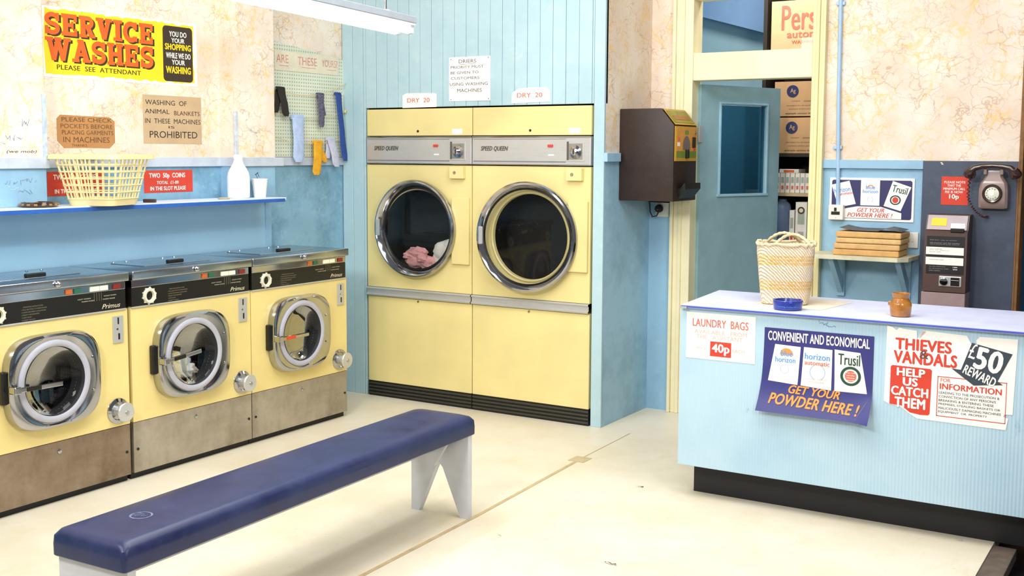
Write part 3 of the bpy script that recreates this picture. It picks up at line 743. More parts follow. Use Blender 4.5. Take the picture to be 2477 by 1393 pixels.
# ================================================================== BENCH
bn = thing('bench', 'long bench with navy vinyl padded seat on off-white board legs', 'bench', (-2.818, 3.125, 0), math.radians(1.6))
BL_ = .975; BW = .158
def pad():
    b = B(); rings = []
    N = 20
    def rr(w_, l_, z, rad):
        pts = []
        for cx, cy, a in ((w_-rad, l_-rad, 0), (-w_+rad, l_-rad, 90), (-w_+rad, -l_+rad, 180), (w_-rad, -l_+rad, 270)):
            for k in range(5):
                t = math.radians(a+22.5*k); pts.append((cx+rad*math.cos(t), cy+rad*math.sin(t), z))
        return pts
    for (dw, z, rad) in ((-.004, .372, .012), (0, .376, .014), (.001, .41, .016), (.0, .436, .02), (-.010, .452, .03), (-.03, .460, .04), (-.07, .463, .05), (-.12, .465, .03)):
        rings.append(rr(BW+dw, BL_+dw, z, rad))
    loft(b, rings, True, True, True); return b
seat = link('padded_seat', pad(), VINYL, bn, True)
ring = B(); lathe(ring, [(.030, 0), (.036, 0)], (.0, -.765, .4656), 'Z', 30); 
for a in range(5): box(ring, -.022+a*.009, -.019+a*.009, -.785+a*.004, -.745-a*.003, .4654, .4660)
link('scuff_mark', ring, flat('scuffed vinyl', '#7c86a4', .6, var=.3, scale=60), seat)
def legpanel(yc):
    b = B(); h = .370; w_ = .150
    # board with an inverted V notch
    for sgn in (-1, 1):
        prism(b, [(sgn*w_, 0), (sgn*(w_-.040), 0), (sgn*.018, .215), (0, .235), (0, h), (sgn*w_, h)], yc-.016, yc+.016)
    return b
link('leg', legpanel(BL_-.035), WHITEW, bn); link('leg', legpanel(-BL_+.035), WHITEW, bn)
b = B(); box(b, -.014, .014, -BL_+.06, BL_-.06, .30, .37); link('stretcher', b, WHITEW, bn)
b = B(); prism(b, [(-.10, .37), (.10, .37), (.02, .24), (-.02, .24)], BL_-.12, BL_-.10); link('brace', b, WHITEW, bn)

# ================================================================== SHELF ON THE LEFT WALL AND WHAT STANDS ON IT
sh = thing('wall_shelf', 'long pale blue shelf with dark blue edge above the washing machines', 'shelf', (0, 0, 0))
b = B(); box(b, -4.868, -4.62, 0.4, 5.02, 1.3185, 1.334, .002); link('board', b, SHELFW, sh)
link('edge_strip', box(B(), -4.622, -4.614, 0.4, 5.005, 1.309, 1.3285, .001), flat('dark blue edging', '#2c62b8', .4, var=.1), sh)
SZ = 1.3345
# ashtray 1: dark brown glass with spots
a1 = thing('ashtray', 'shallow dark brown ashtray with pale ribs on the wall shelf left of the basket', 'ashtray', (-4.72, 3.43, SZ))
b = B(); lathe(b, [(.06, 0), (.083, .002), (.088, .012), (.078, .024), (.068, .024), (.06, .010), (.002, .008)], (0, 0, 0), 'Z', 40, cap0=True, cap1=True); link('bowl', b, flat('brown glass', '#3c2416', .15, var=.1, coat=.6), a1, True)
for i in range(16):
    an = 2*PI*i/16; M_ = Matrix.Rotation(an, 4, 'Z')
    b = B(); box(b, .076, .090, -.009, .007, .008, .017, .002, M=M_); link('rib', b, flat('amber rib', '#a8823e', .3), a1)
# laundry basket
lb = thing('laundry_basket', 'cream yellow plastic lattice laundry basket on the wall shelf', 'basket', (-4.662, 3.755, SZ), math.radians(21))
bmat = flat('cream yellow plastic', '#f6e3a8', .38, var=.03)
def bsec(t, off=0.0):
    """tapered rounded rectangle at height fraction t"""
    hw = (.118 + .048*t) + off; hl = (.125 + .055*t) + off; rad = .03 + .01*t; pts = []
    for cx, cy, a in ((hw-rad, hl-rad, 0), (-hw+rad, hl-rad, 90), (-hw+rad, -hl+rad, 180), (hw-rad, -hl+rad, 270)):
        for k in range(4):
            th = math.radians(a + 30*k); pts.append(Vector((cx+rad*math.cos(th), cy+rad*math.sin(th), .235*t)))
    return pts
def resamp(P, n):
    P = P + [P[0]]; d = [0]
    for a, c in zip(P, P[1:]): d.append(d[-1] + (c-a).length)
    out = []
    for i in range(n):
        s = d[-1]*i/n; j = max(k for k in range(len(d)-1) if d[k] <= s + 1e-9); u = (s-d[j])/max(d[j+1]-d[j], 1e-9)
        out.append(P[j].lerp(P[j+1], u))
    return out
b = B()
NB = 36
for i in range(NB):
    col = [resamp(bsec(t), NB)[i] for t in (.12, .35, .6, .85, .97)]
    tube(b, col, .0042, 5)
for t in (.14, .28, .42, .56, .70, .84):
    P = resamp(bsec(t, .002), 48); tube(b, P + [P[0]], .0038, 5, False)
lat = link('lattice', b, bmat, lb, True); lat['kind'] = 'stuff'
b = B(); loft(b, [[tuple(p) for p in resamp(bsec(t, o), 48)] for t, o in ((0, -.02), (0, 0), (.06, .001), (.14, .002))], True, True, False); link('base', b, bmat, lb, True)
b = B(); loft(b, [[(p.x, p.y, z) for p in resamp(bsec(1, o), 48)] for o, z in ((-.004, .226), (-.004, .246), (.010, .250), (.022, .246), (.024, .226), (.018, .224), (.014, .238), (.002, .238), (-.004, .226))], True); link('rim', b, bmat, lb, True)
b = B(); box(b, -.02, .045, -.012, .012, 0, .018, .003); o = link('scrubbing_brush', b, flat('dark brown plastic', '#4a2c22', .4)); place(o, (-4.70, 4.06, SZ), .5)
tag(o, 'small dark brown block on the wall shelf right of the basket', 'brush')
# bleach bottle
bt = thing('bleach_bottle', 'tall white plastic bottle with tapered neck on the wall shelf', 'bottle', (-4.75, 4.765, SZ))
bw = flat('white plastic', '#f6fafc', .35, var=.01)
b = B(); lathe(b, [(.06, 0), (.067, .006), (.069, .05), (.069, .12), (.064, .145), (.050, .170), (.034, .195), (.027, .215), (.025, .222)], (0, 0, 0), 'Z', 40, cap0=True, cap1=True, sz=.85); link('body', b, bw, bt, True)
b = B(); lathe(b, [(.026, .2215), (.026, .242), (.022, .248)], (0, 0, 0), 'Z', 24, cap1=True, cap0=True); link('cap', b, bw, bt, True)
b = B(); M_ = Matrix.Rotation(math.radians(-42), 4, 'Z')
lab = bpy.data.objects.new('label_print', None); COL.objects.link(lab); lab.parent = bt; lab.rotation_euler = (0, 0, math.radians(47))
pb = flat('very pale blue print', '#d4e2f2', .5)
text(lab, 'BLEACH', (-.028, .108, .028, .120), pb, y=-.0705)
text(lab, 'THICK', (-.018, .030, .018, .038), flat('very pale pink print', '#f6dcd4', .5), y=-.0705)
# paper cup
cu = thing('paper_cup', 'white paper cup on the wall shelf beside the bleach bottle', 'cup', (-4.72, 4.905, SZ))
b = B(); lathe(b, [(.002, .004), (.030, .004), (.030, 0), (.034, 0), (.046, .104), (.048, .106), (.046, .108), (.043, .104), (.032, .008), (.002, .008)], (0, 0, 0), 'Z', 32); link('body', b, WHITE, cu, True)
b = B(); lathe(b, [(.0455, .104), (.049, .106), (.046, .109)], (0, 0, 0), 'Z', 32); link('rim', b, WHITE, cu, True)
# flat small dishes near the bottle
b = B(); lathe(b, [(.03, 0), (.036, .006), (.03, .009), (.002, .007)], (0, 0, 0), 'Z', 24, cap0=True, cap1=True); o = link('tin_lid', b, flat('tan tin', '#c8b89c', .4)); place(o, (-4.70, 4.60, SZ)); tag(o, 'small tan tin lid left of the bleach bottle on the shelf', 'lid')

# ================================================================== POSTERS AND NOTICES, LEFT WALL
def poster(name, label, cat, x0, z0, W, H, y0, wall='left', mat=WHITE, poly=None, thick=.0015, wx=-4.90, wy=6.5, rot=0.0, group=None):
    if wall == 'left': loc = (wx, y0, z0); rz = LEFT
    else: loc = (x0, wy, z0); rz = 0
    t = thing(name, label, cat, loc, rz, group)
    if rot: t.rotation_euler = (0, rot, rz)
    pts = poly or [(0, 0), (1, 0), (1, 1), (0, 1)]
    link('sheet', prism(B(), [(u*W, v*H) for u, v in pts], -thick, -.0002), mat, t)
    return t
# SERVICE WASHES
W, H = .995, .345
sw = poster('service_washes_poster', 'yellow poster with orange slab lettering SERVICE WASHES on the wallpaper', 'poster', 0, 1.962, W, H, 3.612, mat=WHITE)
rn = random.Random(3)
top = [(1-.985*i/40, .965+rn.uniform(-.018, .018)) for i in range(41)]; bot = [(.012+.97*i/40, .045+rn.uniform(-.015, .015)) for i in range(41)]
pts = [(u, v) for u, v in bot] + [(.975+rn.uniform(-.006, .006), .045+.9*i/10) for i in range(1, 10)] + [(min(u, .975), v) for u, v in top] + [(.002, .5)]
poly_part(sw, 'yellow_field', pts, YPRINT, -.0022, -.0015, W, H)
for word, r_ in (('SERVICE', (.012, .600, .685, .920)), ('WASHES', (.012, .235, .685, .570))):
    V, F = slab(word)
    put(sw, V, F, (r_[0]+.012, r_[1]-.022, r_[2]+.012, r_[3]-.022), DKBROWN, y=-.0024, W=W, H=H)
    put(sw, V, F, r_, ORANGE, y=-.0036, W=W, H=H)
text(sw, 'PLEASE  SEE  ATTENDANT', (.075, .115, .60, .185), DKBROWN, bold=.012, spacing=1.05, y=-.0026, W=W, H=H)
o = link('black_patch', B(), DKBROWN, sw)
o2 = panel(sw, 'dark_panel', (.755, .06, .968, .93), DKBROWN, -.0026, -.0020, W, H, rad=.022); bpy.data.objects.remove(o)
for s, r_, m, bo in (('YOU DO', (.800, .765, .925, .850), WHITE, .03), ('YOUR', (.815, .670, .910, .745), WHITE, .03), ('SHOPPING', (.768, .555, .956, .655), YPRINT, .05),
                 ('WHILE WE DO', (.775, .425, .952, .515), WHITE, .03), ('YOUR', (.815, .325, .910, .405), WHITE, .03), ('WASHING', (.772, .185, .952, .300), YPRINT, .05)):
    text(sw, s, r_, m, bold=bo, y=-.0032, W=W, H=H)
# brown notices (hand lettered)
W, H = .415, .262
nb = poster('cardboard_notice', 'tan cardboard notice about washing of animal blankets, hand lettered', 'notice', 0, 1.641, W, H, 4.217, mat=CARDB)
for s, r_, m in (('WASHING  OF', (.04, .80, .74, .90), INK), ('ANIMAL', (.03, .62, .44, .71), INK), ('BLANKETS', (.52, .60, .97, .69), flat('overwritten ink', '#5a2820', .7)), ('IN  THESE  MACHINES', (.03, .42, .98, .52), INK),
                 ('IS', (.42, .32, .52, .37), INK), ('PROHIBITED', (.10, .12, .92, .26), INK)):
    text(nb, s, r_, m, bold=.004, y=-.002, W=W, H=H)
W, H = .352, .165
nc = poster('cardboard_notice', 'orange-brown cardboard notice with cut corners, faded writing about checking pockets', 'notice', 0, 1.614, W, H, 3.676, mat=KRAFT,
            poly=[(0, .22), (.11, .0), (.5, .01), (.90, 0), (1, .18), (1, .85), (.90, .97), (.5, .98), (.06, 1), (0, .88)])
fi = flat('faded brown ink', '#6e4a28', .7, var=.15)
for s, r_ in (('PLEASE CHECK', (.08, .80, .95, .93)), ('POCKETS BEFORE', (.06, .60, .96, .73)), ('PLACING GARMENTS', (.08, .41, .97, .54)), ('IN MACHINES', (.10, .17, .90, .34)), ('THANKS', (.24, .04, .50, .12))):
    text(nc, s, r_, fi, bold=.006, y=-.002, W=W, H=H)
# red coin signs
def coin_sign(y0, label, first):
    W, H = .345, .122
    s = poster('coin_sign', label, 'sign', 0, 1.374, W, H, y0, mat=RED, group='red coin slot signs')
    text(s, 'TWO  50p  COINS', (.10, .60, .84, .88), WHITE, bold=.03, y=-.002, W=W, H=H)
    text(s, 'TOTAL  £1-00', (.25, .38, .70, .52), WHITE, bold=.02, y=-.002, W=W, H=H)
    text(s, 'IN THE SLOT PLEASE', (.12, .10, .85, .28), WHITE, bold=.03, y=-.002, W=W, H=H)
coin_sign(4.212, 'red coin sign TWO 50p COINS right of the laundry basket', True)
coin_sign(3.610, 'red coin sign mostly hidden behind the left of the laundry basket', False)
# graffiti (flat marks on the paint)
gr = flat('faint blue pen', '#8a9cc8', .8, var=.2)
def scribble(parent, c, w, h, n, m, seed, loc=None, rz=None):
    r = random.Random(seed); b = B(); 
    V = []; F = []; x = -w/2
    pts = []
    for i in range(n): pts.append((x + w*i/n + r.uniform(-.3, .3)*w/n*3, r.uniform(-h/2, h/2)))
    for i in range(len(pts)-1):
        if r.random() < .75: stroke(V, F, [pts[i], pts[i+1]], .0022)
    me = bpy.data.meshes.new('scribble'); me.from_pydata([(c[0]+vx, c[1], c[2]+vz) for vx, vz in V], [], F); me.materials.append(m)
    o = bpy.data.objects.new('pen_scribble', me); COL.objects.link(o); o.parent = parent
    return o
sg = bpy.data.objects.new('graffiti', None); COL.objects.link(sg); sg.rotation_euler = (0, 0, LEFT); sg.location = (-4.78, 0, 0)
tag(sg, 'blue and black pen scribbles on the left wallpaper and blue paint by the shelf', 'graffiti')
scribble(sg, (3.36, -.0015, 1.66), .10, .03, 16, gr, 1); scribble(sg, (3.42, -.0015, 1.73), .05, .04, 9, gr, 2); scribble(sg, (3.29, -.0015, 1.63), .05, .02, 9, gr, 6)
text(sg, '(we mob)', (3.31, 1.585, 3.47, 1.603), INKF, y=-.0015, shear=.2)
for q, (a, z, m) in enumerate(((3.34, 1.45, gr), (3.43, 1.46, gr), (3.40, 1.405, _MC['faint blue pen']), (3.36, 1.425, flat('white scratch', '#c8dce8', .8)))): scribble(sg, (a, -.0005, z), .09, .025, 14, m, 10+q)
scribble(sg, (4.94, -.0015, 1.72), .10, .03, 14, flat('pale blue pen', '#a4bcd8', .8), 21)
text(sg, 'TT', (4.935, 1.445, 4.965, 1.475), INK, y=-.0005, rot=.5)

# ================================================================== PEGBOARD WITH SOCKS
pg = thing('pegboard', 'pale green perforated board in the recess beside the dryers', 'pegboard', (-4.899, 5.215, 1.5695), LEFT)
W, H = .675, .665
link('board', prism(B(), [(0, 0), (W, 0), (W, .628), (0, .70)], -.012, 0), m_pegboard(), pg)
W, H = .60, .118
ss = poster('sock_sign', 'pale notice with faded red words above the washing lines', 'sign', 0, 2.096, W, H, 5.222, mat=flat('aged pale card', '#e4dcc4', .7), wx=-4.886)
rf = flat('faded pink ink', '#e0988c', .7, var=.15)
text(ss, 'ARE', (.02, .40, .20, .82), rf, bold=.004, y=-.002, W=W, H=H); text(ss, 'THESE', (.34, .38, .64, .80), rf, bold=.004, y=-.002, W=W, H=H); text(ss, 'YOURS?', (.72, .40, .97, .78), rf, bold=.004, y=-.002, W=W, H=H)
for a, c_ in ((.06, .2), (.4, .62), (.8, .95)): panel(ss, 'underline', (a, .24, c_, .27), rf, -.002, -.0016, W, H)
lines = {0: (1.985, 1.958, 2.06), 1: (1.835, 1.812, 1.872), 2: (1.690, 1.652, 1.71)}
def liney(i, y):
    a, m, e = lines[i]
    u = (y - 5.20)/(5.89-5.20)
    return a + (e-a)*u*(1 if i else 1) - 4*(.5*(a+e)-m)*u*(1-u)
LX = -4.862
for i in range(3):
    b = B(); tube(b, [(LX, 5.20+.69*k/14, liney(i, 5.20+.69*k/14)) for k in range(15)], .0022, 6)
    t_ = link('washing_line', b, ROPE); tag(t_, ('top', 'middle', 'lowest')[i] + ' string washing line strung across the pegboard', 'string', 'strings across the pegboard')
b = B(); lathe(b, [(.002, -.008), (.011, -.004), (.012, .004), (.002, .009)], (-4.86, 5.853, 1.865), 'X', 14); o = link('knot', b, ROPE, bpy.data.objects['washing_line.001'])
def sock(name, label, cat, mat, y0, w_, ztop, front, back, lean=0.0, blean=.0, foot=0.0, wb_=None, th=.014, nx=0.0):
    """a strip of knit folded over the line: front fall and back fall"""
    t = thing(name, label, cat, (LX + nx, y0, ztop), LEFT, 'odd socks hung on the strings')
    def fall(yy, L, wd, ln, ft):
        b = B(); rings = []
        n = 9
        for k in range(n+1):
            u = k/n; z = -u*L; c = ln*u; wk = wd*(1-.12*math.sin(u*PI)) 
            if u > .72: c += ft*(u-.72)/.28; wk *= (1.05 if ft else .95)
            if k == n: wk *= .55
            hw = wk/2
            rings.append([(c + hw*math.cos(a), yy + th/2*math.sin(a) + .002*math.sin(9*u), z) for a in [2*PI*q/12 for q in range(12)]])
        loft(b, rings, True, True, True); return b
    link('front_fall', fall(-.011, front, w_, lean, foot), mat, t, True)
    if back: link('back_fall', fall(.006, back, wb_ or w_*.8, blean, 0), mat, t, True)
    b = B(); tube(b, [(-w_/2*.92, -.002, .003), (0, -.002, .0045), (w_/2*.92, -.002, .003)], th*.72, 10); link('fold', b, mat, t, True)
    return t
sock('sock', 'black sock at the left end of the top string', 'sock', flat('black knit', '#2a2422', .9, var=.1, scale=60), 5.238, .072, 1.982, .165, .145, lean=.045, blean=-.03)
sock('sock', 'mottled slate grey sock hanging in the middle of the top string', 'sock', flat('grey marl knit', '#6a6880', .9, var=.3, scale=90), 5.603, .062, 1.962, .205, .13, lean=.005, blean=.05)
sock('sock', 'long navy blue sock reaching down to the rail', 'sock', flat('navy knit', '#2c4c94', .9, var=.1, scale=40), 5.775, .058, 1.972, .43, 0, lean=.055, foot=.01)
sock('sock', 'wide pale blue cloth sock hanging from the middle string', 'sock', flat('pale blue knit', '#b4c8ec', .9, var=.08, scale=40), 5.390, .112, 1.812, .275, .0, lean=0.0, th=.02)
sock('sock', 'mustard yellow sock folded over the lowest string', 'sock', flat('mustard knit', '#eeae24', .9, var=.1, scale=30), 5.568, .088, 1.660, .205, .125, lean=-.02, blean=.085, nx=.006)
sock('sock', 'pale lilac grey sock between the yellow and navy socks', 'sock', flat('lilac knit', '#c8cade', .9, var=.08, scale=30), 5.700, .078, 1.680, .175, .12, lean=.055, blean=-.015)

# ================================================================== NOTICES ON THE BOARDS ABOVE THE DRYERS
W, H = .302, .268
dn = poster('handwritten_notice', 'white handwritten notice headed DRIERS pinned above the dryers', 'notice', -4.042, 1.915, W, H, 0, wall='back', wy=5.864)
for s, r_ in (('DRIERS', (.24, .86, .66, .94)), ('PRIORITY MUST', (.04, .74, .84, .80)), ('BE GIVEN TO', (.04, .615, .72, .675)), ('CUSTOMERS', (.05, .49, .74, .55)), ('USING WASHING', (.02, .35, .94, .42)), ('MACHINES', (.20, .20, .80, .28))):
    text(dn, s, r_, INKF, bold=.002, y=-.002, W=W, H=H)
panel(dn, 'underline', (.24, .83, .66, .836), INKF, -.002, -.0016, W, H)
for u, v_ in ((.05, .95), (.95, .96), (.05, .04), (.96, .04)):
    b = B(); lathe(b, [(.004, -.0015), (.003, -.004)], (u*W, 0, v_*H), 'Y', 8, cap1=True); link('drawing_pin', b, flat('brass pin', '#b89058', .4, metal=.7), dn)
def dry(x0, z0, w_, lab, poly):
    W, H = w_, .092
    d = poster('dryer_sign', lab, 'sign', x0, z0, W, H, 0, wall='back', wy=5.864, poly=poly, group='DRY 20 cards above the dryers')
    text(d, 'DRY  20', (.14, .36, .80, .66), REDPALE, bold=.012, y=-.002, W=W, H=H)
dry(-4.400, 1.880, .264, 'white card reading DRY 20 above the left dryer', [(0, 0), (1, .03), (1, .9), (.93, .97), (.12, 1), (0, .86)])
dry(-3.588, 1.894, .264, 'white card reading DRY 20 above the right dryer', [(0, 0), (1, .06), (1, .72), (.92, .97), (.5, 1.0), (.18, .95), (.0, .66)])

# ================================================================== POSTERS ON THE COUNTER FRONT
CF = 4.8795
W, H = .330, .213
lbp = poster('laundry_bags_sign', 'white card with red words LAUNDRY BAGS at the left end of the counter', 'sign', -2.031, .662, W, H, 0, wall='back', wy=CF)
text(lbp, 'LAUNDRY  BAGS', (.09, .70, .90, .87), REDPALE, bold=.018, y=-.002, W=W, H=H)
vr = flat('pale red print', '#f4b6a6', .6, var=.1)
text(lbp, 'AVAILABLE   FROM', (.12, .55, .88, .64), vr, y=-.002, W=W, H=H); text(lbp, 'THE   ASSISTANT', (.15, .44, .82, .53), vr, y=-.002, W=W, H=H)
text(lbp, 'PRICE', (.16, .20, .30, .26), vr, y=-.002, W=W, H=H); text(lbp, 'EACH', (.68, .20, .85, .27), vr, y=-.002, W=W, H=H)
panel(lbp, 'price_block', (.355, .08, .66, .40), RED, -.0022, -.0016, W, H)
text(lbp, '40p', (.38, .11, .64, .36), WHITE, bold=.04, y=-.003, W=W, H=H)
# curled powder poster
W, H = .478, .372
pw = thing('powder_poster', 'navy poster of three powder packets, lower edge curling off the counter front', 'poster', (-1.659, CF, .462), 0)
def curl(X, Z):
    u = max(0, 1 - Z/H - .55)/.45; c = max(0, (X/W - .80)/.20)*max(0, (.38 - Z/H)/.38)
    return -.040*u*u - .035*c*c
def gridsheet(bm, nx, nz, W, H, y, warp):
    vs = [[bm.verts.new((W*i/nx - (.022*(1-j/nz)**2.0)*(1 - i/nx), y + warp(W*i/nx, H*j/nz), H*j/nz)) for i in range(nx+1)] for j in range(nz+1)]
    for j in range(nz):
        for i in range(nx): bm.faces.new((vs[j][i], vs[j][i+1], vs[j+1][i+1], vs[j+1][i]))
b = B(); gridsheet(b, 24, 24, W, H, -.0015, curl); s_ = link('sheet', b, NAVY, pw, True, recalc=False)
for p in s_.data.polygons: pass
K = dict(W=W, H=H, warp=curl)
text(pw, 'CONVENIENT AND ECONOMICAL', (.035, .850, .965, .965), WHITE, bold=.03, y=-.003, **K)
def wpoly(parent, name, pts, mat, y):
    bm = B(); n = 8
    (ax, az), (bx, bz), (cx, cz), (dx, dz) = pts
    vs = [[None]*(n+1) for _ in range(n+1)]
    for j in range(n+1):
        for i in range(n+1):
            u, v_ = i/n, j/n
            X = ((1-u)*(1-v_)*ax + u*(1-v_)*bx + u*v_*cx + (1-u)*v_*dx)*W; Z = ((1-u)*(1-v_)*az + u*(1-v_)*bz + u*v_*cz + (1-u)*v_*dz)*H
            vs[j][i] = bm.verts.new((X, y + curl(X, Z), Z))
    for j in range(n):
        for i in range(n): bm.faces.new((vs[j][i], vs[j][i+1], vs[j+1][i+1], vs[j+1][i]))
    return link(name, bm, mat, parent)
pk = [((.045, .365), (.325, .345), (.345, .800), (.105, .810)), ((.355, .345), (.635, .325), (.635, .800), (.375, .805)), ((.665, .325), (.955, .330), (.885, .795), (.655, .810))]
for q in pk: wpoly(pw, 'packet_picture', q, WHITE, -.0028)
ring_part(pw, 'sun_disc', (.215*W, .690*H), 0, .030, ORANGEL, -.0034, 0, 180)
text(pw, 'blue', (.160, .675, .270, .745), PBLUE, bold=.02, y=-.004, **K); text(pw, 'horizon', (.110, .600, .300, .665), PBLUE, bold=.02, y=-.004, **K)
text(pw, 'horizon', (.385, .665, .615, .740), PBLUE, bold=.02, y=-.004, **K); text(pw, 'automatic', (.385, .600, .615, .650), REDPALE, bold=.02, y=-.004, **K)
text(pw, 'Trusil', (.690, .640, .885, .770), GREEN, bold=.02, y=-.004, **K)
ring_part(pw, 'ring_emblem', (.805*W, .515*H), .031, .042, GREEN, -.0040, sx=1.05); ring_part(pw, 'red_disc', (.805*W, .515*H), 0, .024, REDPALE, -.0040)
for i, s in enumerate(('big red', 'circle', 'clean', 'wash')): text(pw, s, (.77, .545-i*.028, .84, .560-i*.028), WHITE, bold=.02, y=-.0046, **K)
for s0, s1 in ((110, 250), (-70, 70)): ring_part(pw, 'wreath_emblem', (.505*W, .520*H), .031, .035, flat('pale blue emblem', '#b4c8e4', .5), -.0040, s0, s1)
text(pw, 'LOW-SUDS', (.41, .425, .59, .445), vr, y=-.004, **K); text(pw, 'POWDER', (.43, .390, .57, .410), vr, y=-.004, **K)
ring_part(pw, 'small_emblem', (.20*W, .520*H), .018, .020, _MC['pale blue emblem'], -.0040)
text(pw, 'GET YOUR', (.245, .235, .720, .335), ORANGEL, bold=.035, shear=.35, y=-.004, drop=-.02, **K)
text(pw, 'POWDER HERE !', (.065, .085, .905, .215), ORANGEL, bold=.035, shear=.35, y=-.004, drop=-.03, **K)
b = B(); cn = [(.86, .0), (.985, .30), (.93, .16)]
vs = [b.verts.new((u*W, -.006+curl(u*W, v_*H)*1.15, v_*H)) for u, v_ in cn]; b.faces.new(vs); link('curled_corner', b, flat('paper back', '#d8ccb0', .7), pw)
# thieves poster
W, H = .510, .382
tp = [(.0, .155), (.05, .125), (.13, .115), (.20, .05), (.27, 0.0), (.94, -.01), (.955, .115), (.92, .125), (.925, .155), (.985, .160), (1.0, .96), (.72, .955), (.695, .915), (.70, .88), (.685, .86), (.66, .87), (.625, .955),
      (.29, .975), (.245, .87), (.24, .965), (.13, .975), (.105, .985), (.08, .955), (.05, .985), (.005, 1.0)]
th = poster('reward_poster', 'torn white and red poster about thieves and vandals, £50 reward', 'poster', -1.132, .505, W, H, 0, wall='back', wy=CF, poly=tp)
KK = dict(W=W, H=H)
text(th, 'THIEVES', (.075, .745, .515, .875), RED, bold=.04, y=-.0026, **KK); text(th, 'VANDALS', (.065, .595, .560, .735), RED, bold=.04, y=-.0026, **KK)
text(th, '&', (.27, .665, .34, .755), INKF, bold=-.005, y=-.0036, **KK)
poly_part(th, 'red_block', [(.045, .13), (.14, .125), (.21, .06), (.29, .045), (.355, .050), (.365, .07), (.370, .545), (.355, .56), (.06, .565), (.045, .55)], RED, -.0024, -.0016, **KK)
for s, r_ in (('HELP', (.095, .455, .320, .545)), ('US', (.145, .350, .265, .445)), ('CATCH', (.055, .235, .350, .340)), ('THEM', (.085, .105, .330, .220))):
    text(th, s, r_, WHITE, bold=.045, y=-.0032, **KK)
for r_ in ((.415, .055, .935, .063), (.415, .485, .935, .493), (.415, .055, .421, .493), (.930, .055, .935, .493)): panel(th, 'red_border', r_, RED, -.0022, -.0016, W, H)
text(th, 'FOR', (.440, .435, .515, .475), REDPALE, bold=.01, y=-.0026, **KK); text(th, 'INFORMATION', (.435, .355, .900, .420), RED, bold=.025, y=-.0026, **KK)
gi = flat('grey ink', '#6c6470', .7, var=.1)
for i, (s, e) in enumerate((('LEADING TO THE PROSECUTION &', .885), ('CONVICTION OF ANY PERSON/S', .86), ('BREAKING & ENTERING THESE', .845), ('PREMISES, STEALING BASKETS OR', .895), ('MALICIOUSLY DAMAGING MACHINES', .90), ('EQUIPMENT  OR  PROPERTY', .80))):
    text(th, s, (.430, .305-i*.042, e, .331-i*.042), gi, bold=.008, y=-.0026, **KK)
GB = flat('dark slate print', '#37424e', .5)
poly_part(th, 'reward_arrow', [(.665, .885), (.965, .800), (.865, .500), (.905, .465), (.775, .445), (.690, .430), (.520, .590), (.590, .585)], GB, -.0030, -.0022, **KK)
text(th, '50', (.690, .590, .900, .835), WHITE, bold=.04, y=-.0036, rot=-.20, **KK); text(th, '£', (.650, .715, .700, .880), WHITE, bold=.0, y=-.0036, rot=-.2, **KK)
text(th, 'REWARD', (.605, .490, .860, .590), WHITE, bold=.03, y=-.0036, rot=-.38, **KK)
link('curled_flap', prism(B(), [(.26*W, .89*H), (.31*W, .965*H), (.29*W, .97*H)], -.006, -.003), flat('pinkish paper back', '#dcb8a8', .7), th)
sc = bpy.data.objects.new('graffiti', None); COL.objects.link(sc); sc.location = (0, CF, 0); tag(sc, 'small blue pen scribbles on the ribbed front of the counter', 'graffiti')
scribble(sc, (-1.40, -.0008, .872), .06, .018, 10, BLUEINK, 5); scribble(sc, (-1.36, -.0008, .862), .05, .008, 8, BLUEINK, 8)

# ================================================================== ON THE COUNTER
CT = .9108
bag = thing('woven_bag', 'natural woven straw bag with looped handles standing on the counter', 'bag', (-1.665, 5.165, CT+.0005), math.radians(18))
def bsq(hw, hl, z, n=4.5, N=48, wob=0.0, ph=0):
    r = []
    for i in range(N):
        t = 2*PI*i/N; c, s = math.cos(t), math.sin(t)
        k = 1 + wob*math.sin(5*t+ph)
        r.append((k*hw*math.copysign(abs(c)**(2/n), c), k*hl*math.copysign(abs(s)**(2/n), s), z + (wob*.35*math.sin(3*t+ph) if z > .25 else 0)))
    return r
WV = m_weave()
prof = [(.098, .082, 0, 0), (.106, .092, .006, .004), (.114, .098, .05, .012), (.118, .102, .10, .01), (.122, .105, .15, .016), (.126, .108, .20, .01), (.130, .110, .24, .014), (.130, .110, .270, .02), (.126, .106, .279, .025), (.121, .101, .272, .02), (.118, .100, .20, .01), (.104, .088, .01, 0)]
b = B(); loft(b, [bsq(a, c, z, wob=w_, ph=q*.7) for q, (a, c, z, w_) in enumerate(prof)], True, True, True); link('body', b, WV, bag, True)
STR = flat('straw rope', '#ecd6ac', .85, var=.12, scale=80)
for sy, hh, off in ((-1, .055, .03), (1, .060, -.01)):
    b = B(); pts = []
    for k in range(25):
        u = k/24; pts.append((-.085+.17*u + off, sy*.095*(1-.9*math.sin(u*PI)**.6), .265 + hh*math.sin(u*PI)**.8))
    tube(b, pts, [.0075 + .0015*math.sin(k*2.2) for k in range(25)], 8); link('handle', b, STR, bag, True)
b = B(); P = bsq(.130, .110, .278, N=60); P = [(x, y, z+.004*math.sin(i*1.9)) for i, (x, y, z) in enumerate(P)]; tube(b, P+[P[0]], [.0075+.0018*math.sin(i*1.7) for i in range(61)], 7, False); link('plaited_rim', b, STR, bag, True)
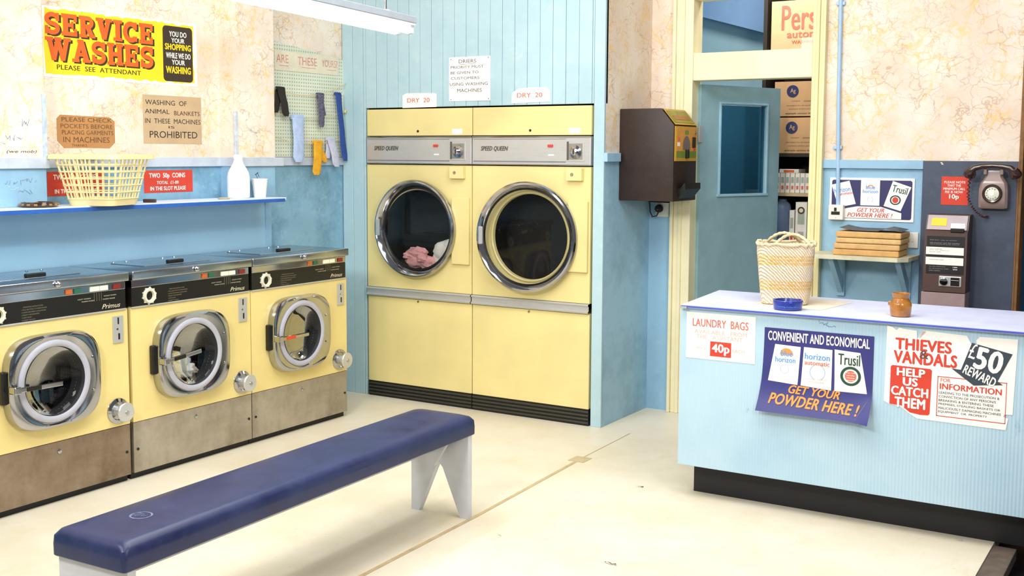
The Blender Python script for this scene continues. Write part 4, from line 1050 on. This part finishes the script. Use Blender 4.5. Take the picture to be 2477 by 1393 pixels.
# blue ashtray
ash = thing('ashtray', 'round dark blue ashtray in front of the woven bag on the counter', 'ashtray', (-1.582, 4.955, CT))
ab = flat('dark blue plastic', '#2c3c94', .25, var=.04, coat=.4)
b = B(); lathe(b, [(.056, 0), (.062, .004), (.066, .040), (.065, .043), (.060, .043), (.054, .012), (.002, .010)], (0, 0, 0), 'Z', 40, cap0=True, cap1=True); link('bowl', b, ab, ash, True)
for an in (1.0, 3.1, 5.2):
    b = B(); box(b, .056, .068, -.006, .006, .034, .0445, .001, M=Matrix.Rotation(an, 4, 'Z')); link('cigarette_rest', b, flat('lighter blue plastic', '#4c60c0', .3), ash)  # rests in a lighter blue than the bowl
at_ = bpy.data.objects.new('ashtray_text', None); COL.objects.link(at_); at_.parent = ash; at_.rotation_euler = (0, 0, math.radians(20)); at_.location = (0, 0, 0)
V, F = glyphs('Nothing smokes like it'); wcurve = lambda X, Z: (.0655 - math.sqrt(max(.0655**2 - X*X, 0)))
put(at_, V, F, (-.045, .014, .045, .021), PBLUE, y=-.0665, warp=wcurve)
# jar
jr = thing('stoneware_jar', 'small glossy orange-brown stoneware jar on the counter', 'jar', (-1.108, 5.015, CT))
jm = flat('honey glaze', '#b8762c', .22, var=.18, scale=30, coat=.6)
b = B(); lathe(b, [(.034, 0), (.041, .003), (.044, .02), (.045, .05), (.043, .060), (.034, .072), (.032, .080), (.036, .090), (.038, .098), (.035, .100), (.031, .096), (.028, .07), (.03, .02), (.002, .012)], (0, 0, 0), 'Z', 40, cap0=True, cap1=True); link('body', b, jm, jr, True)
b = B(); tube(b, [(-.042, 0, .060), (-.050, 0, .058), (-.050, 0, .048), (-.043, 0, .045)], .004, 8); o = link('lug', b, jm, jr, True)

# ================================================================== WALL SHELF WITH TAN STACK
s2 = thing('bracket_shelf', 'small cream shelf on blue brackets carrying the tan stack', 'shelf', (0, 0, 0))
b = B(); v = [(-1.905, 6.215), (-1.40, 6.215), (-1.355, 6.27), (-1.344, 6.498), (-1.886, 6.498)]
loft(b, [[(x, y, z) for x, y in v] for z in (1.030, 1.052)], True, True, True); link('board', b, flat('cream shelf paint', '#ded8b8', .5, var=.12, scale=12), s2)
for xx in (-1.79, -1.43):
    br = link('bracket', box(B(), xx, xx+.045, 6.48, 6.4995, .80, 1.03, .002), BLUE, s2)
    b = B(); a = [(6.25, 1.03), (6.33, 1.03), (6.4995, .88), (6.4995, .80)]
    loft(b, [[(xq, y, z) for y, z in a] for xq in (xx+.008, xx+.037)], True, True, True); link('strut', b, BLUE, br)
tanm = [flat('tan paper %d' % i, c, .75, var=.08, scale=30) for i, c in enumerate(('#d6a868', '#deb478', '#e6be80', '#dcb070'))]
rn = random.Random(5)
zz = 1.0525
for i, (x0, x1, h_) in enumerate(((-1.756, -1.402, .034), (-1.752, -1.400, .032), (-1.742, -1.394, .030), (-1.736, -1.388, .034))):
    t_ = thing('paper_bundle', ('lowest', 'second', 'third', 'topmost')[i] + ' folded tan paper bundle of the stack on the bracket shelf', 'paper bundle', (0, 0, 0), 0, 'tan bundles on the bracket shelf')
    nS = 1
    for k in range(nS):
        dx_ = rn.uniform(-.004, .004)
        link('folded_sheet', box(B(), x0+dx_, x1+dx_, 6.245+rn.uniform(0, .006), 6.46, zz+.0004, zz+h_/nS-.0012, .007), tanm[i], t_)
        zz += h_/nS
    zz += .0006
b = B()
rows = [[(-1.725+.33*i/8, 6.26+.19*j/3, zz + .004 + (.014*(1-i/1.6) if i < 1.6 else 0) + (.016*max(0, 1-abs(i-6.3)/1.2)) + .002*j) for i in range(9)] for j in range(4)]
loft(b, rows, closed=False)
o = link('black_paper', b, flat('black plastic sheet', '#1e2230', .4)); tag(o, 'crumpled black sheet lying on top of the tan stack', 'sheet')

# ================================================================== PICTURES, SOCKETS, PIPE, PHONE ON THE BACK WALL
W, H = .463, .240
ps = poster('powder_sign', 'navy and white metal sign GET YOUR POWDER HERE above the bracket shelf', 'sign', -1.848, 1.230, W, H, 0, wall='back', wy=6.499, thick=.006)
panel(ps, 'navy_field', (.025, .05, .975, .95), NAVYD, -.0068, -.0058, W, H, rad=.012)
KW = dict(W=W, H=H)
for q in ([(.11, .30), (.32, .39), (.235, .93), (.02, .83)], [(.375, .36), (.60, .36), (.60, .95), (.375, .95)], [(.65, .36), (.85, .25), (.965, .80), (.75, .94)]): poly_part(ps, 'packet_picture', q, WHITE, -.0075, -.0066, **KW)
poly_part(ps, 'white_band', [(.17, .06), (.86, .06), (.86, .20), (.62, .335), (.34, .335), (.17, .27)], WHITE, -.0075, -.0066, **KW)
text(ps, 'horizon', (.05, .66, .25, .77), PBLUE, bold=.02, rot=.16, y=-.008, **KW); text(ps, 'automatic', (.10, .60, .28, .66), RED, bold=.02, rot=.16, y=-.008, **KW)
text(ps, 'blue', (.435, .74, .545, .83), PBLUE, bold=.02, y=-.008, **KW); text(ps, 'horizon', (.40, .65, .58, .73), PBLUE, bold=.02, y=-.008, **KW)
ring_part(ps, 'sun_disc', (.49*W, .76*H), .014, .020, ORANGEL, -.0078, 0, 180)
text(ps, 'Trusil', (.745, .66, .925, .82), GREEN, bold=.02, rot=-.22, y=-.008, **KW)
ring_part(ps, 'ring_emblem', (.785*W, .50*H), .020, .027, GREEN, -.008, sx=1.1); ring_part(ps, 'red_disc', (.785*W, .50*H), 0, .0165, RED, -.008)
for c_ in (.19, .49): 
    for a0, a1 in ((110, 250), (-70, 70)): ring_part(ps, 'wreath_emblem', (c_*W, .50*H), .014, .016, _MC['pale blue emblem'], -.008, a0, a1)
text(ps, 'GET YOUR', (.34, .205, .66, .30), RED, bold=.02, shear=.3, y=-.008, **KW); text(ps, 'POWDER HERE !', (.22, .085, .76, .185), RED, bold=.02, shear=.3, y=-.008, **KW)
# conduit
cdn = thing('conduit', 'pale blue vertical conduit pipe running down to the left socket', 'pipe', (0, 0, 0))
cm = flat('blue conduit paint', '#a8c8e8', .4, var=.05)
b = B(); tube(b, [(-1.823, 6.483, 3.05), (-1.812, 6.483, 1.9), (-1.797, 6.483, 1.317)], .011, 12); link('tube', b, cm, cdn, True)
for z in (1.64, 2.44):
    b = B(); box(b, -1.835-(z-1.6)*.01, -1.785-(z-1.6)*.01, 6.482, 6.4995, z-.011, z+.011, .004); link('clip', b, cm, cdn)
def socket(x0, z0, w_, h_, label, dbl=False, y0=6.4995, dep=.02):
    t = thing('wall_socket', label, 'socket', (x0, y0, z0))
    link('plate', box(B(), 0, w_, -dep, 0, 0, h_, .003), flat('white bakelite', '#e8e6de', .35, var=.02), t)
    return t
so = socket(-1.842, 1.233, .082, .084, 'white socket at the foot of the conduit, overlapping the powder sign', dep=.045)
for a in ((.032, .046, .048, .068), (.016, .030, .028, .046), (.030, .050, .028, .046), (.050, .064, .028, .046)): link('pin_hole', box(B(), a[0], a[1], -.0465, -.044, a[2], a[3]), BLACK, so)
b = B(); lathe(b, [(.003, -.045), (.002, -.047)], (.041, 0, .012), 'Y', 8, cap1=True); link('screw', b, SATIN, so)
so = socket(-1.475, 1.090, .120, .086, 'white socket half hidden behind the tan stack', dep=.012)
for a in ((.046, .052, .050, .062), (.034, .042, .026, .032), (.054, .062, .026, .032)): link('pin_hole', box(B(), a[0], a[1], -.0132, -.011, a[2], a[3]), BLACK, so)
link('switch', box(B(), .085, .096, -.016, -.011, .035, .055, .001), _MC['white bakelite'], so)
so = socket(-2.925, 1.212, .090, .088, 'white socket with a black plug under the brown vending box', dep=.010)
pl = thing('plug', 'black plug and short cable in the socket under the brown vending box', 'plug', (-2.895, 6.4893, 1.262))
b = B(); lathe(b, [(.024, 0), (.025, -.02), (.020, -.032), (.004, -.034)], (0, 0, 0), 'Y', 20, cap1=True, cap0=True); link('body', b, RUBBER, pl, True)
b = B(); box(b, -.004, .005, -.0355, -.033, -.009, -.003); link('fuse_mark', b, RED, pl)
b = B(); tube(b, [(0, -.015, -.020), (-.012, -.02, -.045), (-.035, -.03, -.05), (-.048, -.035, -.02), (-.050, -.04, .03), (-.050, -.06, .062)], .0042, 8); link('cable', b, RUBBER, pl, True)
# phone board
pbd = thing('phone_board', 'worn slate-blue backing board behind the pay phone', 'board', (0, 0, 0))
link('panel', box(B(), -1.340, -.864, 6.468, 6.499, .0, 1.568, .002), PHPANEL, pbd)
link('edge_strip', box(B(), -.864, -.857, 6.466, 6.499, .0, 1.568), flat('scuffed wood edge', '#8a5c34', .7), pbd)
for (u, z) in ((-1.25, 1.555), (-1.245, 1.548)):
    link('chip', box(B(), u, u+.01, 6.4672, 6.4685, z, z+.006), flat('chip paint', '#e8e0c8', .7), pbd)
W, H = .138, .152
rn_ = poster('phone_notice', 'small red notice reading 10p beside the wall telephone', 'notice', -1.240, 1.333, W, H, 0, wall='back', wy=6.4675, mat=flat('bright red card', '#d83a1e', .5, var=.03))
for i, (s, a, c_) in enumerate((('PLEASE NOTE', .10, .88), ('THAT THE', .22, .72), ('MINIMUM CALL', .08, .88), ('FEE IS NOW', .14, .80))): text(rn_, s, (a, .76-i*.115, c_, .84-i*.115), WHITE, bold=.02, y=-.002, W=W, H=H)
text(rn_, '10p', (.30, .17, .66, .38), WHITE, bold=.03, y=-.002, W=W, H=H)
# telephone
ph = thing('telephone', 'taupe wall telephone with round dial and dark brown handset', 'telephone', (-.972, 6.467, 1.32))
taupe = flat('taupe plastic', '#96807a', .35, var=.03, coat=.2); dbr = flat('dark brown plastic gloss', '#3a2420', .22, var=.05, coat=.5)
def trap(z, hw, d, n=5): return [(x, y - d, z) for x, y, _ in []]
b = B()
secs = [(0, .066, .050), (.006, .070, .056), (.05, .071, .062), (.10, .070, .064), (.135, .064, .062), (.155, .050, .058), (.170, .043, .054), (.200, .042, .050)]
loft(b, [[(-h_, 0, z), (-h_, -d+.012, z), (-h_+.012, -d, z), (h_-.012, -d, z), (h_, -d+.012, z), (h_, 0, z)] for z, h_, d in secs], True, True, True)
link('case', b, taupe, ph, True)
for sx in (-1, 1): link('cradle_horn', box(B(), sx*.040-.009, sx*.040+.009, -.072, -.02, .178, .212, .006), taupe, ph, True)
b = B(); lathe(b, [(.047, -.062), (.049, -.070), (.044, -.074), (.036, -.073), (.034, -.068)], (-.002, 0, .080), 'Y', 40); link('dial_ring', b, dbr, ph, True)
b = B(); lathe(b, [(.0345, -.066), (.034, -.075), (.020, -.078), (.002, -.078)], (-.002, 0, .080), 'Y', 36, cap1=True); dl_ = link('dial', b, flat('ivory dial', '#e4e4d0', .25, var=.05), ph, True)
for i in range(10):
    an = math.radians(60+i*28); b = B(); c_ = (-.002+.026*math.cos(an), 0, .080+.026*math.sin(an)); lathe(b, [(.0045, -.0775), (.003, -.0779)], c_, 'Y', 10, cap1=True); link('finger_hole', b, flat('dial hole', '#a4a48e', .4), dl_)
b = B(); lathe(b, [(.012, -.078), (.011, -.0795)], (-.002, 0, .080), 'Y', 20, cap1=True); link('dial_centre', b, WHITE, dl_)
hs = thing('handset', '', ''); del hs['label']; del hs['category']; hs.parent = ph; hs.location = (-.004, -.085, .196)
b = B(); tube(b, [(-.105, 0, .0), (-.085, 0, .018), (-.05, 0, .027), (0, 0, .030), (.05, 0, .027), (.085, 0, .018), (.105, 0, 0)], [.018, .017, .0145, .013, .0145, .017, .018], 14); link('grip', b, dbr, hs, True)
for sx, nm in ((-1, 'mouthpiece'), (1, 'earpiece')):
    b = B(); u_ = Vector((sx*.25, .5, -.8)).normalized(); p = Vector((sx*.105, 0, .004)); tube(b, [p - u_*.012, p + u_*.004, p + u_*.022, p+u_*.034], [.018, .026, .031, .029], 20); link(nm, b, dbr, hs, True)
b = B(); n = 150; path = []
ctrl = [Vector((-.115, -.06, .165)), Vector((-.122, -.05, .06)), Vector((-.09, -.035, -.01)), Vector((-.045, -.03, -.045)), Vector((-.03, -.012, -.040))]
def cat(P, u):
    m = len(P)-1; s = min(int(u*m), m-1); t = u*m - s; p0, p1, p2, p3 = P[max(s-1, 0)], P[s], P[s+1], P[min(s+2, m)]
    return .5*((2*p1)+(-p0+p2)*t+(2*p0-5*p1+4*p2-p3)*t*t+(-p0+3*p1-3*p2+p3)*t**3)
for k in range(n+1):
    u = k/n; c_ = cat(ctrl, u); a = u*2*PI*22; path.append(c_ + Vector((math.cos(a)*.006, math.sin(a)*.006, 0)))
tube(b, path, .0022, 5); link('coiled_cord', b, flat('dark red brown cord', '#4a1c1c', .4), ph, True)
# pay box
py_ = thing('coin_pay_box', 'brown and taupe coin box for the telephone with instruction panel', 'pay box', (-1.290, 6.4675, .0))
brn = flat('brown enamel', '#57403a', .4, var=.05); mauve = flat('mauve enamel', '#a48c8c', .45, var=.06)
W0 = .215
b = B(); prf = [(-.0, .876), (-.135, .876), (-.135, 1.19), (-.118, 1.205), (-.085, 1.282), (-.0, 1.286)]
loft(b, [[(xq, y, z) for y, z in prf] for xq in (0, .004, W0-.004, W0)], True, True, True); link('case', b, brn, py_)
link('lower_cover', box(B(), -.008, W0, -.130, 0, .30, .872, .004), mauve, py_)
b = B(); loft(b, [[(xq, y, z) for y, z in ((-.121, 1.206), (-.0875, 1.281))] for xq in (.008, W0-.008)], closed=False)
for v in b.verts: v.co.y -= .003
hood = link('hood_plate', b, flat('shiny mauve enamel', '#a89498', .25, var=.05, coat=.4), py_)
b = B(); loft(b, [[(xq, y-.005, z) for y, z in ((-.112, 1.226), (-.094, 1.266))] for xq in (.028, .105)], closed=False); link('yellow_label', b, flat('yellow label', '#f2d024', .5), py_)
b = B(); loft(b, [[(xq, y-.006, z) for y, z in ((-.116, 1.216), (-.106, 1.240))] for xq in (.128, .198)], closed=False); link('coin_slot_plate', b, CHROME, py_)
link('slot_opening', box(B(), .130, .196, -.1385, -.12, 1.196, 1.214, .001), BLACK, py_)
link('instruction_panel', box(B(), .014, W0-.012, -.1375, -.134, .972, 1.172), flat('black instruction card', '#1c1a1c', .4), py_)
for z0 in (1.020, 1.074): link('instruction_strip', box(B(), .011, W0-.014, -.1390, -.137, z0, z0+.040), WHITE, py_)
tf = flat('tiny grey text', '#b0a8a4', .5); tf2 = flat('tiny dark text', '#88808a', .5)
for s, z, m in (('Dial first - pay on answer', 1.148, tf), ('Lift receiver and dial number', 1.134, tf), ('when answered press coins in', 1.126, tf), ('CALL CHARGES', 1.101, tf2), ('from this telephone', 1.094, tf2), ('local calls', 1.086, tf2), ('national calls', 1.045, tf2), ('for the Operator', 1.007, tf), ('for Emergency Calls', .996, tf), ('information', .986, tf)):
    text(py_, s, (.030, z, .030+.0052*len(s), z+.0055), m, y=-.1395)
for z in (1.007, .995): text(py_, '100' if z > 1 else '999', (.150, z, .172, z+.006), WHITE, bold=.02, y=-.1395)
fr = link('return_chute', box(B(), .082, .196, -.142, -.134, .906, .962, .004), SATIN, py_)
b = B(); lathe(b, [(.021, -.142), (.020, -.150), (.012, -.152)], (.108, 0, .934), 'Y', 24, cap1=True); link('return_button', b, CHROME, fr, True)
link('chute_opening', box(B(), .142, .186, -.1435, -.141, .912, .956), BLACK, fr); link('chute_flap', box(B(), .144, .184, -.146, -.142, .934, .942, .001), CHROME, fr)

# vending box on the pillar
vb = thing('vending_box', 'dark brown wall vending box with pictured orange and green front', 'vending machine', (-2.969, 6.062, 1.325))
b = B(); prof = [(0, 0), (.345, 0), (.345, .436), (.262, .534), (0, .534)]
prism(b, prof, 0, .340)
bmesh.ops.bevel(b, geom=[e for e in b.edges], offset=.006, segments=2, profile=.5, affect='EDGES'); link('case', b, VEND, vb, True)
# front faces +X : plates on it
def front(name, y0, y1, z0, z1, x0, x1, mat, par=None, bev=0): return link(name, box(B(), x0, x1, y0, y1, z0, z1, bev), mat, par or vb)
op = m_blue('printed orange meadow', '#d8963c', '#e6b458', '#b0702c', .8, 9)
fp = front('picture_plate', .010, .330, .232, .432, .345, .349, flat('mustard frame', '#d8a838', .4), bev=.001)
front('picture', .026, .316, .244, .424, .3485, .3505, op, fp)
front('green_meadow', .026, .316, .250, .290, .350, .3512, m_blue('printed green', '#6c8a34', '#a88c38', '#4a6a28', .8, 20), fp)
b = B(); pts = [(.17+.052*math.cos(math.radians(a)), .318+.060*math.sin(math.radians(a))) for a in range(0, 181, 18)]
pts = [(y, z) for y, z in pts] + [(.118, .296), (.222, .296)]
vsA = [b.verts.new((.3520, y, z)) for y, z in pts]; b.faces.new(vsA); link('grey_arch', b, flat('printed grey', '#7c7070', .4), fp)
front('selector_handle', .155, .185, .248, .300, .350, .366, BLACK, fp, .004)
front('coin_slot', .256, .300, .310, .372, .350, .356, BLACK, fp, .002)
front('coin_return', .268, .292, .296, .306, .350, .357, RED, fp)
front('white_sticker', .040, .075, .318, .340, .3505, .3515, WHITE, fp); front('red_sticker', .040, .075, .348, .368, .3505, .3515, REDPALE, fp)
front('green_tree', .145, .200, .385, .410, .3505, .3513, flat('printed leaf green', '#7a9440', .5), fp)
b = B(); lathe(b, [(.008, .350), (.007, .358)], (0, .296, .398), 'X', 14, cap1=True); link('lock', b, CHROME, fp)
b = B(); A = [(.343, .438), (.266, .529)]
loft(b, [[(x+.004, y, z+.0035) for x, z in A] for y in (.010, .330)], closed=False); link('sloping_plate', b, _MC['mustard frame'], vb)
b = B(); A = [(.334, .4486), (.275, .5184)]
loft(b, [[(x+.0055, y, z+.005) for x, z in A] for y in (.030, .312)], closed=False); link('sloping_picture', b, m_blue('printed green hills', '#a09a3c', '#6c8838', '#c8a44c', .9, 16), vb)
b = B(); A = [(.320, .465), (.300, .489)]
loft(b, [[(x+.0065, y, z+.006) for x, z in A] for y in (.06, .28)], closed=False); link('sloping_banner', b, flat('printed brown banner', '#b8783c', .5), vb)
b = B(); loft(b, [[(x, y, z) for x, z in ((.345, .015), (.390, .070), (.390, .105), (.380, .105), (.360, .075), (.345, .070))] for y in (.070, .300)], True, True, True); link('delivery_tray', b, BLACK, vb)

# fluorescent fitting
ft = thing('fluorescent_light', 'twin tube fluorescent fitting with grey batten hung above the machines', 'light fitting', (-3.290, 4.40, 2.19))
ft.rotation_euler = (math.radians(-2.0), 0, 0)
LN = 1.85
link('batten', box(B(), -.050, .072, -LN, 0.0, .012, .044, .003), GREY, ft)
link('reflector', box(B(), -.052, .070, -LN+.005, -.005, .002, .0115, .002), flat('white reflector', '#f2f8fa', .4), ft)
for xx in (-.030, .044):
    b = B(); tube(b, [(xx, -LN+.03, -.020), (xx, -.03, -.020)], .0175, 16); link('tube', b, TUBE, ft, True)
    for yy in (-.015, -LN+.015): link('lamp_holder', box(B(), xx-.014, xx+.014, yy-.014, yy+.014, -.036, .003, .003), flat('white holder', '#e4ecf0', .4), ft)
l = bpy.data.lights.new('tube_glow', 'AREA'); l.shape = 'RECTANGLE'; l.size = .12; l.size_y = 1.7; l.energy = 9; l.color = (.88, .97, 1.0)
o = bpy.data.objects.new('tube_glow', l); COL.objects.link(o); o.parent = ft; o.location = (0, -LN/2, -.045)
for yy in (-.16, -1.5):
    b = B(); tube(b, [(.010, yy, .044), (.010, yy, 1.2)], .006, 8); r_ = link('suspension_rod', b, CHROME, ft, True)
    b = B(); lathe(b, [(.03, .044), (.026, .056), (.008, .060)], (.010, yy, 0), 'Z', 20, cap1=True); link('rod_cap', b, SATIN, ft, True)

# ================================================================== STOREROOM CONTENTS
ss_ = thing('storage_shelves', 'wooden storeroom shelving seen through the open door', 'shelving', (0, 0, 0))
wood = flat('pale shelf wood', '#c8b088', .6, var=.1, scale=10); dwood = flat('dark shelf wood', '#2e241c', .7, var=.1)
SX0, SX1 = -2.56, -1.62
for z in (1.605, 1.345, .98, .62): link('shelf_board', box(B(), SX0, SX1, 7.42, 7.80, z-.022, z), wood if z < 1.5 else dwood, ss_)
link('shelf_board', box(B(), SX0, SX1, 7.42, 7.80, 2.26, 2.282), wood, ss_)
link('side_post', box(B(), SX0-.026, SX0, 7.42, 7.80, 0, 2.9), dwood, ss_); link('side_post', box(B(), SX1, SX1+.026, 7.42, 7.80, 0, 2.9), dwood, ss_)
link('back_board', box(B(), SX0, SX1, 7.80, 7.812, 0, 2.9), dwood, ss_)
def carton(x0, x1, z0, z1, label, mat=CARD):
    t = thing('carton', label, 'box', (x0, 7.425, z0))
    W, H = x1-x0, z1-z0
    link('carton_body', box(B(), 0, W, 0, .33, 0, H, .002), mat, t)
    return t, W, H
c1, W, H = carton(-2.535, -1.90, 2.2825, 2.600, 'tan carton with big red words on the top shelf behind the transom window', flat('pale cardboard', '#e0b98a', .7, var=.04))  # paler cardboard than the other cartons
text(c1, 'Persil', (.11, .40, .56, .90), REDPALE, bold=.02, y=-.002, W=W, H=H)
text(c1, 'automatic', (.17, .24, .68, .38), REDPALE, bold=.02, y=-.002, W=W, H=H); text(c1, 'WASHING POWDER', (.22, .12, .74, .19), REDPALE, bold=.03, y=-.002, W=W, H=H)
def agbox(z0, z1, lab):
    t, W, H = carton(-2.500, -1.98, z0, z1, lab)
    ring_part(t, 'round_emblem', (.235*W, .72*H), 0, .040, NAVYD, -.0012)
    text(t, 'Ag', (.205, .64, .275, .80), CARD, bold=.02, y=-.003, W=W, H=H)
    text(t, 'AUTO', (.52, .70, .82, .88), NAVYD, bold=.03, y=-.0015, W=W, H=H); text(t, 'POWDER', (.52, .48, .95, .66), NAVYD, bold=.03, y=-.0015, W=W, H=H)
    text(t, 'biological', (.23, .42, .33, .46), INKF, y=-.0015, W=W, H=H); text(t, 'automatic', (.38, .42, .47, .46), INKF, y=-.0015, W=W, H=H)
    text(t, 'detergent for all machines', (.16, .29, .52, .33), INKF, y=-.0015, W=W, H=H); text(t, 'contents twelve packets', (.19, .19, .52, .23), INKF, y=-.0015, W=W, H=H)
    text(t, 'example cartons limited', (.15, .05, .55, .11), INK, bold=.01, y=-.0015, W=W, H=H)
agbox(1.8485, 2.075, 'brown carton with round blue emblem, upper of two on the storeroom shelf')
agbox(1.6055, 1.840, 'brown carton with round blue emblem, lower of two on the storeroom shelf')
# row of small white packets
x = -2.480; i = 0
packw = flat('white packet', '#efe8dc', .5)
def packet(x0, x1, y0, z0, z1, label, band=REDPALE, mat=packw, group=None, two=ORANGE):
    t = thing('powder_packet', label, 'packet', (x0, y0, z0), 0, group)
    W, H = x1-x0, z1-z0
    link('carton_body', box(B(), 0, W, 0, .16, 0, H, .0015), mat, t)
    panel(t, 'printed_band', (.25, .18, .75, .36), band, -.0012, -.0002, W, H)
    panel(t, 'printed_mark', (.2, .52, .8, .80), flat('grey green print', '#a8b0a0', .5), -.0012, -.0002, W, H)
    return t
names = ['first', 'second', 'third', 'fourth', 'fifth', 'sixth', 'seventh']
for i in range(7):
    packet(x, x+.030, 7.43, 1.3455, 1.475, names[i] + ' white powder packet from the left in the row on the middle storeroom shelf', group='white packets on the storeroom shelf'); x += .0335
pk2 = packet(x, x+.05, 7.43, 1.3455, 1.50, 'orange and white powder packet ending the row on the middle storeroom shelf', band=ORANGE)
# flat packet lying on top
t = thing('powder_packet', 'flat white packet with orange print lying on top of the packet row', 'packet', (-2.455, 7.43, 1.4755)); link('carton_body', box(B(), 0, .13, 0, .15, 0, .026, .002), packw, t); panel(t, 'printed_band', (.03, .005, .1, .02), ORANGE, -.0012, -.0002)
# canister and packets beneath
cn = thing('blue_canister', 'rounded grey-blue canister on the lower storeroom shelf', 'canister', (-2.445, 7.49, .9805))
b = B(); lathe(b, [(.05, 0), (.056, .01), (.056, .26), (.050, .285), (.036, .30), (.030, .305)], (0, 0, 0), 'Z', 32, cap0=True, cap1=True); link('body', b, flat('grey blue plastic', '#7d90b0', .4, var=.05), cn, True)
b = B(); lathe(b, [(.028, .3045), (.028, .318), (.022, .322)], (0, 0, 0), 'Z', 20, cap1=True, cap0=True); link('cap', b, flat('grey blue plastic', '#7d90b0', .4), cn, True)
packet(-2.378, -2.345, 7.43, .9805, 1.23, 'narrow white packet right of the grey-blue canister', band=RED)
p = packet(-2.338, -2.262, 7.43, .9805, 1.285, 'tall white packet with dark round emblem on the lower storeroom shelf', band=flat('grey print', '#b4aeb0', .5))
ring_part(p, 'round_emblem', (.038, .25), 0, .024, DKBROWN, -.0022); ring_part(p, 'emblem_centre', (.038, .25), 0, .014, flat('cream emblem', '#e0d4b0', .5), -.003)
packet(-2.235, -2.16, 7.43, .9805, 1.285, 'tall grey-white packet at the right end of the lower storeroom shelf', band=flat('dark green band', '#4a6450', .5), mat=flat('grey white packet', '#c8c8c8', .5))
b3 = packet(-2.29, -2.17, 7.43, .6205, .86, 'blue and yellow powder box low in the storeroom behind the woven bag', band=flat('yellow band', '#f0d040', .5), mat=flat('bright blue box', '#3a58c8', .5))
# dark drape and timber post beyond the phone board
dr = thing('black_drape', 'black drape hanging beyond the phone board', 'drape', (0, 0, 0))
b = B(); loft(b, [[(-.84+.06*i, 6.9+.02*math.sin(i*1.7), z) for i in range(30)] for z in (-.09, 1.5, 3.1)], closed=False); link('cloth', b, flat('black cloth', '#0c0b0c', .9), dr, True)
cr = thing('timber_crate', 'orange-brown timber crate at the right edge beyond the counter', 'crate', (-.815, 6.62, -.10))
cw = flat('orange brown timber', '#9a6430', .6, var=.15, scale=12)
for i in range(7): link('plank', box(B(), 0, .5, 0, .02, .02+i*.185, .19+i*.185, .003), cw, cr)
link('crate_frame', box(B(), 0, .5, .021, .22, .02, 1.30), flat('dark timber', '#4a3018', .7), cr)

# litter on the floor
def litter(x, y, s, lab, m, seed):
    r = random.Random(seed); V = []; F = []
    p = [(0, 0)]
    for k in range(5): p.append((p[-1][0] + s*r.uniform(.1, .5), p[-1][1] + s*r.uniform(-.35, .35)))
    stroke(V, F, p, s*.18)
    b = B(); top_ = [b.verts.new((vx, vy, .003 + .004*r.random())) for vx, vy in V]
    for f in F: b.faces.new([top_[q] for q in f])
    bmesh.ops.solidify(b, geom=b.faces[:], thickness=.002)
    o = link('litter_scrap', b, m); o.location = (x, y, .001); tag(o, lab, 'litter', 'litter on the floor')
litter(-1.945, 3.895, .035, 'dark curled scrap on the cream floor near the bottom of the picture', INKF, 1)
litter(-2.285, 4.90, .022, 'tiny dark scrap on the floor left of the counter', INKF, 2)
litter(-2.47, 3.94, .016, 'tiny grey scrap on the floor in front of the bench leg', INKF, 3)
litter(-.83, 4.93, .018, 'dark speck on the floor in front of the counter kickboard', INK, 4)
